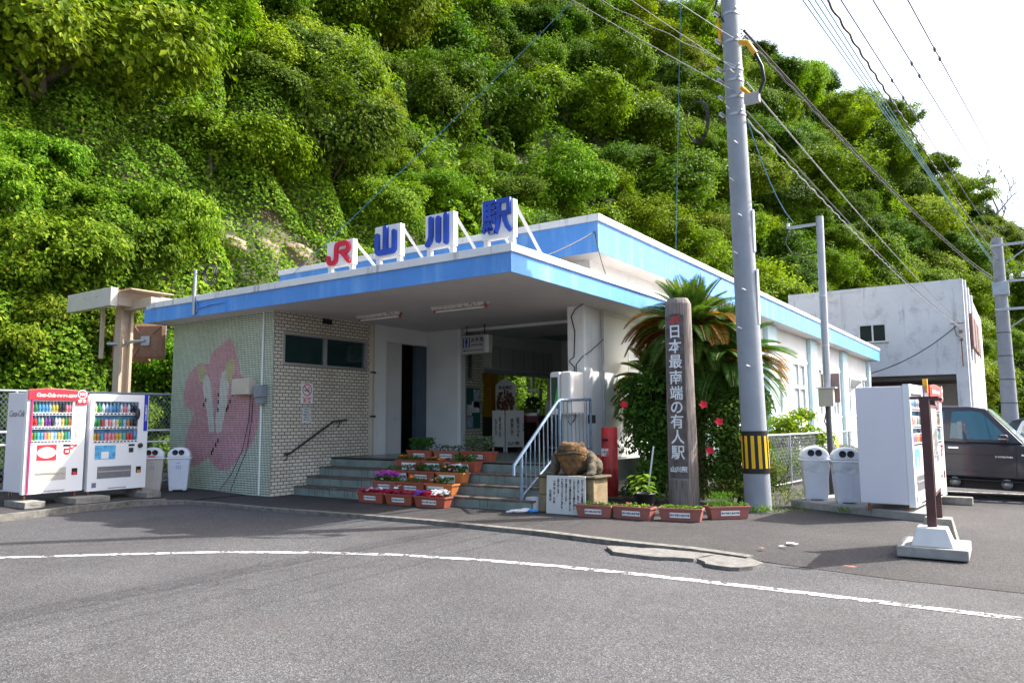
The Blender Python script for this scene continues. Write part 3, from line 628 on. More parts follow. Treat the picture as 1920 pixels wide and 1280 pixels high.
# ------------------------------------------------------------------ vending machines (local: front faces -y, width along x, base at z=0)
vend_white = mat('vending_white', (.78, .79, .80), .3, var=.02, scale=1, spec=.5)
vend_grey = mat('vending_side_grey', (.68, .68, .73), .4, var=.03, scale=1)
btn_dark = mat('button_dark', (.02, .02, .05), .3)
acrylic = glass('acrylic_cover', (.05, .06, .07), .03, trans=.93)
PAL = [(.55,.05,.05),(.05,.30,.10),(.10,.35,.62),(.60,.45,.08),(.70,.72,.74),(.03,.03,.04),(.20,.06,.30),(.55,.22,.04),(.08,.45,.42),(.62,.62,.30),(.75,.25,.3),(.3,.5,.75)]
PM = [mat('drink_%02d' % i, c, .25, var=.35, scale=22, coat=.3) for i, c in enumerate(PAL)]
capm = mat('bottle_cap', (.7, .7, .7), .4)
def bottle(h, r, m, can=False):
    prof = [(0, 0), (r*.9, 0), (r, .01), (r, h*.93), (r*.82, h), (0, h)] if can else [(0, 0), (r, 0), (r, h*.55), (r*.93, h*.62), (r*.45, h*.82), (r*.38, h*.86), (r*.42, h*.861), (r*.42, h), (0, h)]
    b = MB().lathe(prof, n=10)
    b.m = [1 if (not can and i >= 10*6) else 0 for i in range(len(b.f))]
    ob = b.build('display_bottle' if not can else 'display_can', [m, capm]); return ob
BOT = [bottle(.19, .031, m) for m in PM]; CAN = [bottle(.125, .031, m, True) for m in PM]
for o_ in BOT+CAN: COL.objects.unlink(o_)
backdrop_blue = mat('display_back_blue', (.12, .36, .62), .6, var=.5, scale=5)
def vending(name, label, loc, rz, w, h, d, red, rows, group):
    t = T(name, label, 'vending machine', loc, rz, group)
    x0, x1 = -w/2, w/2
    dz0, dz1 = h*.50, h*.925 if not red else h*.90      # display window
    wx0, wx1 = x0+.07, x1-(.20 if not red else .24)
    cab = MB().box((x0, .09, .07), (x1, d, h-.03)); cab.build('cabinet', vend_grey, t, bevel=.012)
    dr = MB()
    dr.box((x0-.004, 0, .04), (x1+.004, .0895, dz0)); dr.box((x0-.004, 0, dz1), (x1+.004, .0895, h)); dr.box((x0-.004, 0, dz0), (wx0, .0895, dz1)); dr.box((wx1, 0, dz0), (x1+.004, .0895, dz1)); dr.box((wx0, .075, dz0), (wx1, .0893, dz1), 1)
    dr.build('door', [vend_white, backdrop_blue], t)
    MB().box((wx0+.001, .004, dz0+.001), (wx1-.001, .008, dz1-.001)).build('window_cover', acrylic, t)
    n = 12; gap = (dz1-dz0)/3
    for r_ in range(3):
        zb = dz1-gap*(r_+1)
        sh = MB().box((wx0+.001, -.006, zb+.001), (wx1-.001, .074, zb+.045)); sh.build('shelf', vend_white, t)
        bt = MB()
        for k in range(n):
            x = wx0+(wx1-wx0)*(k+.5)/n; bt.box((x-.022, -.010, zb+.012), (x+.022, -.0065, zb+.034))
        bt.build('button_row', btn_dark, t)
        for k in range(n):
            x = wx0+(wx1-wx0)*(k+.5)/n
            src = rows[r_][k % len(rows[r_])]; o2 = (BOT if src < 100 else CAN)[src % 100].copy(); COL.objects.link(o2); o2.parent = t
            s = min(1.0, (gap-.055)/.19)*(1.12 if src >= 100 else 1.0); o2.location = (x, .042, zb+.0455); o2.scale = ((wx1-wx0)/n/.068, .9, s)
    # fascia with lower details
    fl = MB().box((x0+.17, -.004, .26), (x1-.30, -.0005, .48)); fl.build('delivery_flap', mat('flap_grey', (.18, .18, .19), .35) if not red else mat('flap_beige', (.42, .40, .36), .4), t, bevel=.004)
    MB().box((x0+.19, -.012, .375), (x1-.32, -.0045, .40)).build('flap_lip', alu, t)
    MB().box((x1-.2, -.005, .33), (x1-.1, -.0005, .45)).build('coin_return', black, t, bevel=.01)
    MB().box((x1-.185, -.009, .335), (x1-.115, -.0055, .385)).build('return_cup', red_paint if red else mat('amber_cup', (.6, .25, .03), .4), t, bevel=.006)
    MB().box((x1-.37, -.005, dz0-.07), (x1-.25, -.0005, dz0-.03)).build('price_display', black, t)
    MB().box((x1-.36, -.006, dz0-.19), (x1-.27, -.0005, dz0-.10)).build('note_slot', dark_metal, t, bevel=.004)
    if red:
        b = MB(); b.prism([(x0-.006, h-.16), (x1-.19, h-.16), (x1-.19, h-.23), (x1+.006, h-.23), (x1+.006, h+.005), (.1, h+.04), (-.2, h+.045), (x0-.006, h+.015)], -.03, .0, 'y'); b.build('red_header', mat('header_red', (.62, .03, .05), .35), t, bevel=.006)
        b = MB(); b.box((x0+.10, -.034, h-.14), (x1-.27, -.0305, h-.02)); b.build('header_panel', red_paint, t)
        text('Coca-Cola', .088, white_paint, t, (x0+.27, -.037, h-.075), '-y', .003, .003, shear=.35, sx=.82, name='script'); text('ピークシフト自販機', .05, white_paint, t, (x0+.58, -.037, h-.085), '-y', .003, .003)
        text('Coca-Cola', .155, mat('print_grey_brown', (.22, .18, .2), .6), t, (x0-.003, d*.5, h*.78), '-x', .002, .002, shear=.35, sx=.85, name='script')
        rl = MB()
        for k in range(20):
            a0, a1 = 6.2832*k/20, 6.2832*(k+1)/20
            rl.add([(x1-.095+q*math.cos(a), -.0345, h-.045+q*math.sin(a)) for a, q in ((a0, .085), (a1, .085), (a1, .070), (a0, .070))], [(0, 1, 2, 3)])
        rl.ell((x1-.095, -.033, h-.05), (.022, .006, .03), 10); rl.ell((x1-.13, -.033, h-.05), (.016, .006, .03), 10); rl.ell((x1-.06, -.033, h-.05), (.016, .006, .03), 10)
        rl.build('emblem', white_paint, t)
        text('＊＊', .08, white_paint, t, (x1-.095, -.034, h-.175), '-y', .003, .004, name='symbols')
        MB().box((x0+.05, -.03, .05), (x0+.075, 0, h-.165)).build('red_edge', mat('edge_red', (.58, .02, .12), .4), t)
        MB().box((x0+.19, -.004, dz0-.31), (x0+.52, -.0005, dz0-.03)).build('red_poster', red_paint, t)
        b = MB().disc((x0+.355, -.0055, dz0-.17), .155, 'y', 24, rr=.095); b.add([(x0+.48, -.0055, dz0-.2), (x0+.515, -.0055, dz0-.19), (x0+.48, -.0055, dz0-.15)], [(0, 1, 2)]); b.build('speech_bubble', white_paint, t)
        for i, s in enumerate(('あたたかい', 'つめたい飲みもの', 'ございます')): text(s, .032, mat('print_pink', (.6, .25, .28), .6), t, (x0+.355, -.007, dz0-.13-.04*i), '-y', .001)
        b = MB()
        for (x, z, r_) in ((x1-.30, dz0-.16, .062), (x1-.22, dz0-.075, .045), (x1-.155, dz0-.055, .026)): b.disc((x, -.0075, z), r_, 'y', 20)
        b.build('red_stickers', red_paint, t)
        b = MB()
        for (x, z, r_) in ((x1-.30, dz0-.16, .030), (x1-.22, dz0-.075, .022)): b.box((x-r_, -.009, z-r_*.5), (x+r_, -.0078, z+r_*.6))
        b.build('sticker_marks', white_paint, t)
        MB().box((x1-.165, -.006, dz0+.10), (x1-.08, -.0005, dz0+.27)).build('coin_panel', red_paint, t); MB().box((x1-.155, -.008, dz0+.11), (x1-.09, -.0065, dz0+.26)).build('coin_panel_face', vend_white, t)
    else:
        MB().box((x0+.11, -.004, dz0-.30), (x0+.50, -.0005, dz0-.04)).build('sky_poster', mat('sky_poster', (.10, .38, .70), .5, var=.6, scale=6), t)
        MB().box((x0+.23, -.0055, dz0-.29), (x0+.37, -.0045, dz0-.16)).build('poster_machine', vend_white, t)
        b = MB().box((x1-.085, -.012, h*.62), (x1-.015, -.0005, h*1.0)); b.build('blue_banner', mat('banner_blue', (.02, .03, .42), .5), t)
        text('\n'.join('レンタルサイクル'), .05, white_paint, t, (x1-.05, -.0135, h*.81), '-y', .002, .001, line=.8)
        MB().lathe([(0, 0), (.045, 0), (.045, .03), (0, .03)], (0, 0, 0), 14).rot(Matrix.Rotation(R(90), 4, 'X')).build('lock', dark_metal, t).location = (x1-.14, 0, dz0-.06)
        MB().ell((x1-.23, -.03, h*.80), (.05, .03, .12), 12).build('clip_lamp', dark_metal, t)
        MB().box((x0+.08, -.004, .10), (x0+.16, -.0005, .19)).build('sticker', mat('sticker_grey', (.15, .16, .25), .5), t)
    b = MB(); 
    for k in range(16): b.box((x0+w*.35+.022*k, -.004, .065), (x0+w*.35+.022*k+.010, -.0005, .085))
    b.build('vent_slots', black, t)
    for sx in (x0+.08, x1-.08): MB().cyl((sx, .1, -.05), (sx, .1, .07), .018, n=8).build('foot', rust, t); MB().cyl((sx, d-.1, -.05), (sx, d-.1, .07), .018, n=8).build('foot', rust, t)
    return t
GV = 'drink vending machines'
r1 = ([1, 1, 2, 2, 2, 11, 3, 3, 5, 5, 10, 10], [0, 0, 8, 9, 6, 6, 105, 4, 104, 103, 1, 7], [107, 101, 108, 102, 110, 103, 104, 111, 103, 9, 101, 102])
r2 = ([9, 1, 4, 11, 11, 2, 2, 4, 10, 4, 5, 5], [1, 101, 100, 104, 110, 104, 109, 101, 111, 107, 105, 105], [103, 107, 102, 110, 110, 110, 103, 103, 108, 100, 100, 2])
vending('vending_machine', 'red topped white drink vending machine at the left end with a red speech bubble poster', (-14.3, 6.555, .205), R(90+1.5), 1.0, 1.83, .72, True, r1, GV)
vending('vending_machine', 'white drink vending machine with a blue side banner, beside the pale tiled wall', (-14.3, 7.69, .175), R(90+1.5), 1.12, 1.83, .72, False, r2, GV)
vending('vending_machine', 'plain white sided vending machine in front of the dark car, next to two bins', (-1.33, 12.95, .13), R(90-4), 1.12, 1.83, .75, False, r2, GV)
vending('vending_machine', 'red topped drink vending machine right beside the dark car', (-1.2, 14.25, .13), R(90-4), 1.15, 1.83, .75, True, r1, GV)
MB().box((-1.30, 13.52, 1.86), (-1.235, 13.62, 2.08)).build('amber_tag', mat('amber_tag', (.75, .36, .02), .4))
tag(bpy.data.objects['amber_tag'], 'small amber sign plate on top between the two right vending machines', 'sign')
# concrete blocks and paving under the machines
blk = mat('old_concrete_block', (.24, .23, .20), .95, var=.3, scale=12, bump=.8, bscale=50)
for (x, y, w, lab) in ((-14.12, 6.1, .16, 'concrete block under the left corner of the red topped vending machine'), (-14.12, 7.06, .30, 'concrete block under the gap between the two left vending machines'), (-14.12, 8.2, .14, 'concrete block under the blue bannered vending machine, near the bins')):
    t = MB().box((-.55, -w, 0), (.22, w, .105)).box((.2205, -w*.4, .05), (.228, w*.4, .08)).build('concrete_block', blk, None, bevel=.012); t.location = (x, y, .04); tag(t, lab, 'concrete block', 'blocks under the vending machines')
t = MB(); t.prism([(-3.32, 13.16), (-1.2, 12.16), (-1.17, 13.5), (-2.2, 13.7), (-2.9, 14.5)], -.03, .115); o_ = t.build('concrete_plinth', concrete, None, bevel=.015); tag(o_, 'low grey concrete plinth under the right vending machines and bins', 'plinth')
t = MB().box((-.25, -.1, 0), (.25, .1, .13)).build('concrete_block', blk, None, bevel=.012); t.location = (-1.05, 14.95, 0); tag(t, 'concrete block under the far right vending machine by the dark car', 'concrete block', 'blocks under the vending machines')

# ------------------------------------------------------------------ bins
bin_blue = mat('bin_pale_blue', (.62, .66, .74), .45, var=.05); bin_lid = mat('bin_lid_white', (.74, .77, .82), .4, var=.04); bin_beige = mat('bin_beige', (.50, .46, .42), .5, var=.06)
bag = glass('plastic_bag', (.75, .78, .8), .25, trans=.55)
def litter_bin(label, loc, rz, mb_, with_bag, mark):
    t = T('litter_bin', label, 'litter bin', loc, rz, 'twin holed litter bins')
    b = MB().taper(0, (-.17, -.14, .17, .14), .64, (-.215, -.18, .215, .18)); b.build('body', mb_, t, bevel=.02)
    b = MB().taper(.05, (-.125, -.152, .05, -.14), .52, (-.15, -.178, .075, -.16)); b.build('front_panel', mb_, t, bevel=.004)
    for sx in (-.13, .13): MB().box((sx-.03, -.152, -.012), (sx+.03, .13, .0)).build('foot', mb_, t)
    MB().box((-.235, -.20, .635), (.235, .20, .665)).build('rim', bin_lid, t, bevel=.01)
    P = [(.225*math.cos(a), .665+.205*math.sin(a)**.8) for a in np.linspace(0, math.pi, 15)]
    b = MB().prism(P, -.165, .175, 'y'); b.build('lid', bin_lid, t, bevel=.035)
    for sx in (-.07, .05):
        b = MB().lathe([(.0, -.003), (.052, -.003), (.058, .004), (.066, .0)], n=20).rot(Matrix.Rotation(R(90), 4, 'X')); q = b.build('throwing_hole', [black], t); q.location = (sx, -.169, .765)
        b = MB()
        for k in range(20):
            a0, a1 = 6.2832*k/20, 6.2832*(k+1)/20
            b.add([(sx+r_*math.cos(a), -.1745, .765+r_*math.sin(a)) for a, r_ in ((a0, .056), (a1, .056), (a1, .066), (a0, .066))], [(0, 1, 2, 3)])
        b.build('hole_rim', bin_lid, t)
    if with_bag:
        V = []; F = []; n = 28
        for j, z in enumerate((.645, .60, .55, .50, .46)):
            for k in range(n):
                a = 6.2832*k/n; q = 1.05+.05*math.sin(3*a+j)+.05*random.random(); c, s_ = math.cos(a), math.sin(a)
                e = max(abs(c), abs(s_)); V.append((.21*c/e*q*(1-.02*j), .18*s_/e*q, z+.03*math.sin(5*a)*(j/4)))
        for j in range(4):
            for k in range(n): F.append((j*n+k, j*n+(k+1) % n, (j+1)*n+(k+1) % n, (j+1)*n+k))
        MB().add(V, F, 0, True).build('bag', bag, t)
    if mark:
        b = MB()
        for i in range(3):
            for j in range(2): b.box((-.04+.035*i, -.1815, .44+.04*j), (-.022+.035*i, -.171, .46+.04*j))
        b.box((-.035, -.187, .545), (.03, -.171, .555)); b.build('printed_marks', mat('print_blue_grey', (.2, .25, .45), .6), t)
    else:
        MB().box((-.06, -.186, .525), (.04, -.17, .565)).build('printed_marks', mat('print_pale_blue', (.28, .42, .62), .6), t)
    return t
litter_bin('pale blue grey litter bin right against the mosaic tiled wall', (-14.62, 9.15, .085), R(52), bin_blue, False, True)
t = litter_bin('beige litter bin between the vending machine and the mosaic wall bin', (-14.82, 8.68, .095), R(56), bin_beige, False, True)
MB().box((-.07, -.17, .675), (.06, -.1655, .70)).build('red_print', red_paint, t)
litter_bin('pale blue bagged litter bin on the plinth, nearer the utility pole', (-2.97, 13.42, .127), R(20), bin_blue, True, False)
litter_bin('pale blue bagged litter bin on the plinth, nearer the vending machine', (-2.43, 13.16, .127), R(20), bin_blue, True, False)

# ------------------------------------------------------------------ planters
terra = mat('terracotta_plastic', (.33, .085, .05), .55, var=.12, scale=4); terra2 = mat('faded_terracotta_plastic', (.32, .115, .09), .6, var=.1, scale=4)
orange_p = mat('orange_plastic', (.50, .17, .05), .5, var=.1)
soil = mat('potting_soil', (.035, .025, .018), .95, var=.4, scale=30)
LEAF = {'green': leafmat('planter_leaf', (.03, .09, .015), (.07, .17, .03), .25), 'grey': leafmat('grey_leaf', (.07, .11, .06), (.16, .20, .12), .2), 'bright': leafmat('bright_leaf', (.06, .15, .02), (.14, .27, .04), .3)}
FLM = {k: mat('petal_'+k, c, .6, var=.3, scale=40) for k, c in dict(crimson=(.40, .01, .07), red=(.62, .01, .04), magenta=(.55, .06, .48), violet=(.18, .08, .55), white=(.75, .74, .72), orange=(.75, .22, .01), pink=(.70, .25, .30)).items()}
def petals(parent, pts, m, size):
    """five small petals round each point, facing up and outward"""
    C = []; N = []; A = []
    for p in pts:
        nrm = Vector((random.uniform(-.5, .5), random.uniform(-.9, .1), 1)).normalized(); u_ = nrm.cross(Vector((1, 0, .01))).normalized(); v_ = nrm.cross(u_)
        for k in range(5):
            a = k*1.2566+random.random()*.3; d = u_*math.cos(a)+v_*math.sin(a); C.append(Vector(p)+d*size*.42); N.append(nrm); A.append(d)
    return spawn_leaves('flowers', C, N, size*.95, m, parent, asp=.85, along=np.array(A))
def planter_body(w, m):
    root = T('planter', None, 'planter')
    d, h = .23, .19
    MB().taper(0, (-w/2+.045, -d/2+.03, w/2-.045, d/2-.03), h-.03, (-w/2+.012, -d/2+.010, w/2-.012, d/2-.010)).build('trough', m, root, bevel=.008)
    b = MB().box((-w/2, -d/2, h-.032), (w/2, -d/2+.018, h)).box((-w/2, d/2-.018, h-.032), (w/2, d/2, h)).box((-w/2, -d/2+.0181, h-.032), (-w/2+.018, d/2-.0181, h)).box((w/2-.018, -d/2+.0181, h-.032), (w/2, d/2-.0181, h)); b.build('rim', m, root, bevel=.004)
    MB().box((-w/2+.02, -d/2+.02, h-.05), (w/2-.02, d/2-.02, h-.02)).build('soil', soil, root)
    tl = Matrix.Rotation(R(-7), 4, 'X')
    q = MB().box((-.145, -.003, -.037), (.145, 0, .037)).build('label_plate', white_paint, root); q.location = (0, -d/2+.012, .09); q.rotation_euler = (R(7), 0, 0)
    tx = text('菜の花商工会女性部', .031, navy, q, (0, -.0042, 0), '-y', .001, .001)
    return root
PB = {'t': planter_body(.66, terra), 'f': planter_body(.64, terra2), 'o': planter_body(.64, orange_p)}
used = set()
def big_label(t, x):
    for ch in t.children:
        if ch.name.startswith('label_plate'): ch.location.x = x; ch.location.z = .075; ch.scale = (1.25, 1, 1.9)
def planter(kind, label, loc, rz, green, flowers, bigl=None, group='planters on the entrance steps', w=1.0):
    t = copy_tree(PB[kind])
    t['label'] = label; t['group'] = group; t.location = loc; t.rotation_euler = (0, 0, rz); t.scale = (w, 1, 1)
    if bigl is not None: big_label(t, bigl)
    lm, n, hgt, sz, cover = green
    if n:
        C = np.stack([RNG.uniform(-.29, .29, n)*cover, RNG.uniform(-.10, .10, n), .17+RNG.random(n)**.7*hgt], 1)
        spawn_leaves('foliage', C, unit(np.stack([RNG.normal(size=n)*.6, RNG.normal(size=n)*.6-.25, np.ones(n)*.6], 1)), RNG.uniform(.7, 1.3, (n, 1))*sz, LEAF[lm], t, asp=.5)
    for (c, k, x0, x1, z0, z1, s) in flowers:
        petals(t, [(random.uniform(x0, x1), random.uniform(-.11, .09), random.uniform(z0, z1)) for _ in range(k)], FLM[c], s)
    return t
Pl = planter
G0, G1, G2, G3, G4 = (10.02, .0), (10.40, .176), (10.73, .352), (11.06, .528), (11.42, .702)
Pl('t', 'planter of dark red flowers with few white ones, leftmost on the ground', (-9.87, G0[0], 0), 0, ('green', 60, .05, .05, 1), [('crimson', 170, -.3, .3, .18, .24, .038), ('white', 22, -.15, .2, .22, .27, .03)])
Pl('t', 'planter of dark red flowers with one tall white pansy, in the middle on the ground', (-9.17, G0[0]-.01, 0), 0, ('green', 60, .06, .05, 1), [('crimson', 170, -.3, .3, .18, .24, .038), ('white', 3, -.08, -.02, .29, .34, .06)])
Pl('t', 'planter of violet, red and white flowers, at the right end on the ground', (-8.44, G0[0]-.03, 0), 0, ('green', 60, .07, .05, 1), [('red', 130, -.22, .17, .18, .25, .040), ('violet', 40, -.31, -.12, .18, .27, .045), ('white', 70, .0, .31, .22, .30, .034)], w=1.08)
Pl('f', 'faded planter of magenta pink flowers on the first step', (-9.89, G1[0], G1[1]), 0, ('green', 240, .12, .07, .9), [('magenta', 46, -.24, .26, .27, .36, .055), ('white', 3, -.1, .2, .22, .25, .04)])
Pl('t', 'planter with sparse green seedlings and an orange bloom on the first step', (-9.24, G1[0], G1[1]), 0, ('green', 70, .09, .05, 1), [('orange', 3, -.12, .05, .26, .3, .05)])
Pl('o', 'orange planter with a big white label and pale pink flowers on the first step', (-8.58, G1[0], G1[1]), 0, ('bright', 200, .13, .055, .8), [('pink', 9, -.2, .1, .22, .32, .04), ('white', 5, -.1, .15, .22, .3, .035)], -.06)
Pl('t', 'planter of low green leaves half hidden behind the magenta flowers', (-9.95, G2[0], G2[1]), 0, ('green', 120, .10, .05, 1), [], .14)
Pl('t', 'planter of green leaves with tiny red blooms in the middle of the second step', (-9.28, G2[0], G2[1]), 0, ('green', 260, .14, .05, 1), [('red', 9, -.3, -.15, .2, .3, .03), ('crimson', 8, .1, .3, .17, .2, .05)])
Pl('o', 'orange planter with a big white label and white pink flowers on the second step', (-8.60, G2[0], G2[1]), 0, ('green', 280, .15, .055, 1), [('pink', 9, -.3, .1, .24, .36, .04), ('white', 14, -.28, .28, .24, .36, .04)], -.05)
Pl('t', 'planter with an orange marigold at its left on the third step', (-9.90, G3[0], G3[1]), 0, ('green', 150, .09, .05, 1), [('orange', 7, -.28, -.12, .24, .29, .05)], .03)
Pl('t', 'planter with two small orange marigolds in the middle of the third step', (-9.24, G3[0], G3[1]), 0, ('green', 90, .07, .05, 1), [('orange', 3, -.18, -.1, .22, .26, .05), ('orange', 4, .12, .22, .2, .24, .05)], -.05)
Pl('t', 'planter of short dark green plants at the right of the third step', (-8.58, G3[0], G3[1]), 0, ('green', 200, .14, .06, .8), [('red', 2, .05, .1, .25, .3, .03), ('orange', 2, .1, .15, .17, .2, .04)], -.02)
Pl('t', 'planter of feathery green foliage, leftmost on the hall floor', (-9.93, G4[0], G4[1]), 0, ('green', 650, .26, .055, .95), [])
Pl('f', 'faded planter of small sprigs in the middle on the hall floor', (-9.25, G4[0], G4[1]), 0, ('grey', 120, .12, .06, 1), [])
Pl('t', 'planter of tall bushy grey green plants, rightmost on the hall floor', (-8.53, G4[0], G4[1]), 0, ('grey', 650, .30, .05, .95), [], w=1.12)
GP = 'planters in front of the wooden post'
Pl('f', 'faded planter with sparse seedlings in front of the stone plaque', (-5.47, 10.28, 0), R(6), ('bright', 70, .05, .05, 1), [], group=GP, w=.92)
Pl('f', 'faded planter with a torn label in front of the red letter box', (-4.87, 10.36, 0), R(-1), ('bright', 60, .06, .05, 1), [('red', 2, -.1, 0, .22, .24, .03)], group=GP, w=1.0)
Pl('f', 'faded planter of low bright leaves right below the tall wooden post', (-4.2, 10.52, 0), R(11), ('bright', 150, .05, .05, 1), [], group=GP)
Pl('f', 'planter turned sideways with fine feathery greenery, nearest the utility pole', (-3.72, 11.12, 0), R(42), ('bright', 160, .06, .05, 1), [], group=GP)
n = 500; C = np.stack([RNG.normal(size=n)*.11-.08, RNG.normal(size=n)*.06, .19+RNG.random(n)*.2], 1)
spawn_leaves('feathery_plant', C, np.stack([RNG.normal(size=n), RNG.normal(size=n), RNG.normal(size=n)*.4], 1), .06, LEAF['bright'], [o for o in bpy.data.objects if o.get('label', '').startswith('planter turned')][0], asp=.12, along=np.stack([RNG.normal(size=n)*.4, RNG.normal(size=n)*.4, np.ones(n)], 1))

for r_ in PB.values():
    for ch in r_.children_recursive: bpy.data.objects.remove(ch)
    bpy.data.objects.remove(r_)
# ------------------------------------------------------------------ black pot with broad leaves
t = T('plant_pot', 'black plastic pot with a broad leaved plant behind the planters', 'potted plant', (-5.15, 11.35, 0))
MB().lathe([(.13, 0), (.17, .26), (.185, .26), (.185, .29), (.165, .29), (.16, .25), (0, .25)], n=20).build('pot', black, t)
C = []; N = []; A = []
for k in range(34):
    a = random.uniform(0, 6.28); q = random.uniform(.05, .24); C.append((q*math.cos(a), q*math.sin(a), .3+random.uniform(.0, .28))); N.append((.3*math.cos(a), .3*math.sin(a), 1)); A.append((math.cos(a), math.sin(a), .5))
spawn_leaves('leaves', C, N, .17, LEAF['bright'], t, asp=.55, along=np.array(A))

# ------------------------------------------------------------------ frog statue on its stone
st_tan = mat('stone_tan', (.20, .105, .04), .92, var=.45, scale=9, bump=.6, bscale=25, stain=((.03, .022, .014), 4.5, .46, .14, .9))
st_dark = mat('stone_mossy', (.11, .09, .06), .95, var=.4, scale=9, bump=.9, bscale=30, stain=((.04, .045, .025), 6, .5, .15, .8))
st_block = mat('stone_block', (.24, .18, .10), .9, var=.3, scale=4, bump=.6, bscale=30, stain=((.06, .05, .04), 2.5, .5, .2, .85))
def remeshed(mb, name, m, parent, vox=.022, smooth_it=6, disp=.015, dscale=.12):
    ob = mb.build(name, m); r_ = ob.modifiers.new('r', 'REMESH'); r_.mode = 'VOXEL'; r_.voxel_size = vox; r_.use_smooth_shade = True
    s = ob.modifiers.new('s', 'SMOOTH'); s.iterations = smooth_it; s.factor = .5
    if disp:
        tx = bpy.data.textures.new('cl', 'CLOUDS'); tx.noise_scale = dscale; d = ob.modifiers.new('d', 'DISPLACE'); d.texture = tx; d.strength = disp; d.mid_level = .5
    bpy.context.view_layer.update()
    me = bpy.data.meshes.new_from_object(ob.evaluated_get(bpy.context.evaluated_depsgraph_get())); me.name = name
    bpy.data.objects.remove(ob); o2 = bpy.data.objects.new(name, me); COL.objects.link(o2); o2.parent = parent; return o2
ped = T('stone_pedestal', 'old tan stone pedestal with a white engraved plaque, under the frog', 'pedestal', (-6.02, 10.66, 0), 0)
MB().box((-.53, -.28, 0), (-.30, .26, .27)).box((-.53, -.28, .276), (-.30, .26, .55)).box((-.296, -.20, 0), (.44, .26, .55)).box((.15, -.26, 0), (.46, -.201, .55)).build('stone_blocks', st_block, ped, bevel=.02)
MB().box((-.56, -.31, .551), (.50, .30, .59)).build('top_slab', st_dark, ped, bevel=.02)
pq = MB().box((-.40, -.03, 0), (.30, .0, .60)).build('plaque', mat('plaque_white', (.60, .60, .57), .6, var=.06, scale=3), ped, bevel=.004); pq.location = (.05, -.322, -.01); pq.rotation_euler = (R(-3), 0, 0)
pt = mat('engraved_black', (.02, .02, .02), .7)
cols = ['わたくしは、その昔旅人の', 'お使いとして、あちこちした', 'したと伝えられる事から海上', '安全・交通安全の守り神として', '広く信仰されています。', '皆様方のつつがないご旅行を、', 'お守り致します。', ' 平成二年一月 ふじ蛙', ' 　　　　山川駅観光']
for i, c_ in enumerate(cols): text('\n'.join(c_), .043, pt, pq, (.25-.072*i, -.0315, .55), '-y', .001, .0012, line=.82, name='inscription').location.z = .57-.5*len(c_)*.0385
fr = T('frog_statue', 'big tan stone frog sitting on the pedestal by the railing', 'statue', (-6.06, 10.64, .588), R(14)); fr.scale = (.93, .93, .98)
b = MB(); b.ell((.03, .14, .22), (.29, .22, .23), 20); b.ell((.12, .2, .22), (.28, .2, .2), 16)
for s in (-1, 1):
    b.ell((s*.31, .04, .19), (.09, .11, .19), 14); b.ell((s*.345, -.06, .09), (.085, .1, .10), 14); b.ell((s*.36, -.14, .035), (.10, .09, .04), 14)
    for k in (-1, 0, 1): b.ell((s*.36+k*.05, -.205, .022), (.024, .06, .022), 10)
b.ell((.40, .14, .13), (.10, .14, .15), 14)
remeshed(b, 'body', st_dark, fr, .018, 4, .03, .08)
b = MB(); b.ell((0, -.05, .385), (.275, .22, .125), 24); b.ell((0, -.05, .43), (.235, .2, .105), 24); b.ell((0, -.06, .29), (.265, .20, .15), 24); b.ell((0, -.07, .17), (.20, .17, .16), 20); b.ell((0, -.08, .06), (.12, .13, .09), 16); b.ell((-.15, .0, .49), (.07, .08, .05), 14); b.ell((.15, .0, .49), (.07, .08, .05), 14)
remeshed(b, 'head_and_throat', st_tan, fr, .016, 3, .035, .07)
b = MB(); P = [(.285*math.sin(a), -.05-.232*math.cos(a), .365-.05*(1-math.cos(a*1.1))+.01*math.sin(a*3)) for a in np.linspace(-1.3, 1.3, 23)]
b.tube(P, .013, 6); b.build('mouth_line', st_dark, fr)
for s in (-1, 1): MB().ell((s*.12, -.235, .425), (.02, .012, .010), 8).build('nostril', st_dark, fr)
# red letter box made from a pipe
lb = T('letter_box', 'weathered red pipe letter box standing beside the frog', 'letter box', (-6.45, 12.72, 0))
lbm = mat('weathered_red', (.50, .035, .03), .55, var=.3, scale=4, streak=((.09, .03, .025), 7, .52, .1, .85), bump=.2)
MB().lathe([(0, 0), (.15, 0), (.15, .55), (.153, .56), (.15, .57), (.15, 1.30), (.14, 1.33), (0, 1.33)], n=28).build('pipe', lbm, lb)
MB().box((-.075, -.165, 1.07), (.05, -.1, 1.12)).build('slot', black, lb, bevel=.02)
MB().cyl((-.1, 0, .74), (-.42, -.12, .76), .07, .06, 14).build('side_branch', lbm, lb)
q = MB().box((-.2, -.2, 0), (.3, .2, .06)).build('footing', st_dark, lb, bevel=.02)
mk = text('郵便\n局行', .075, white_paint, lb, (-.02, -.153, .86), '-y', .006, .002)
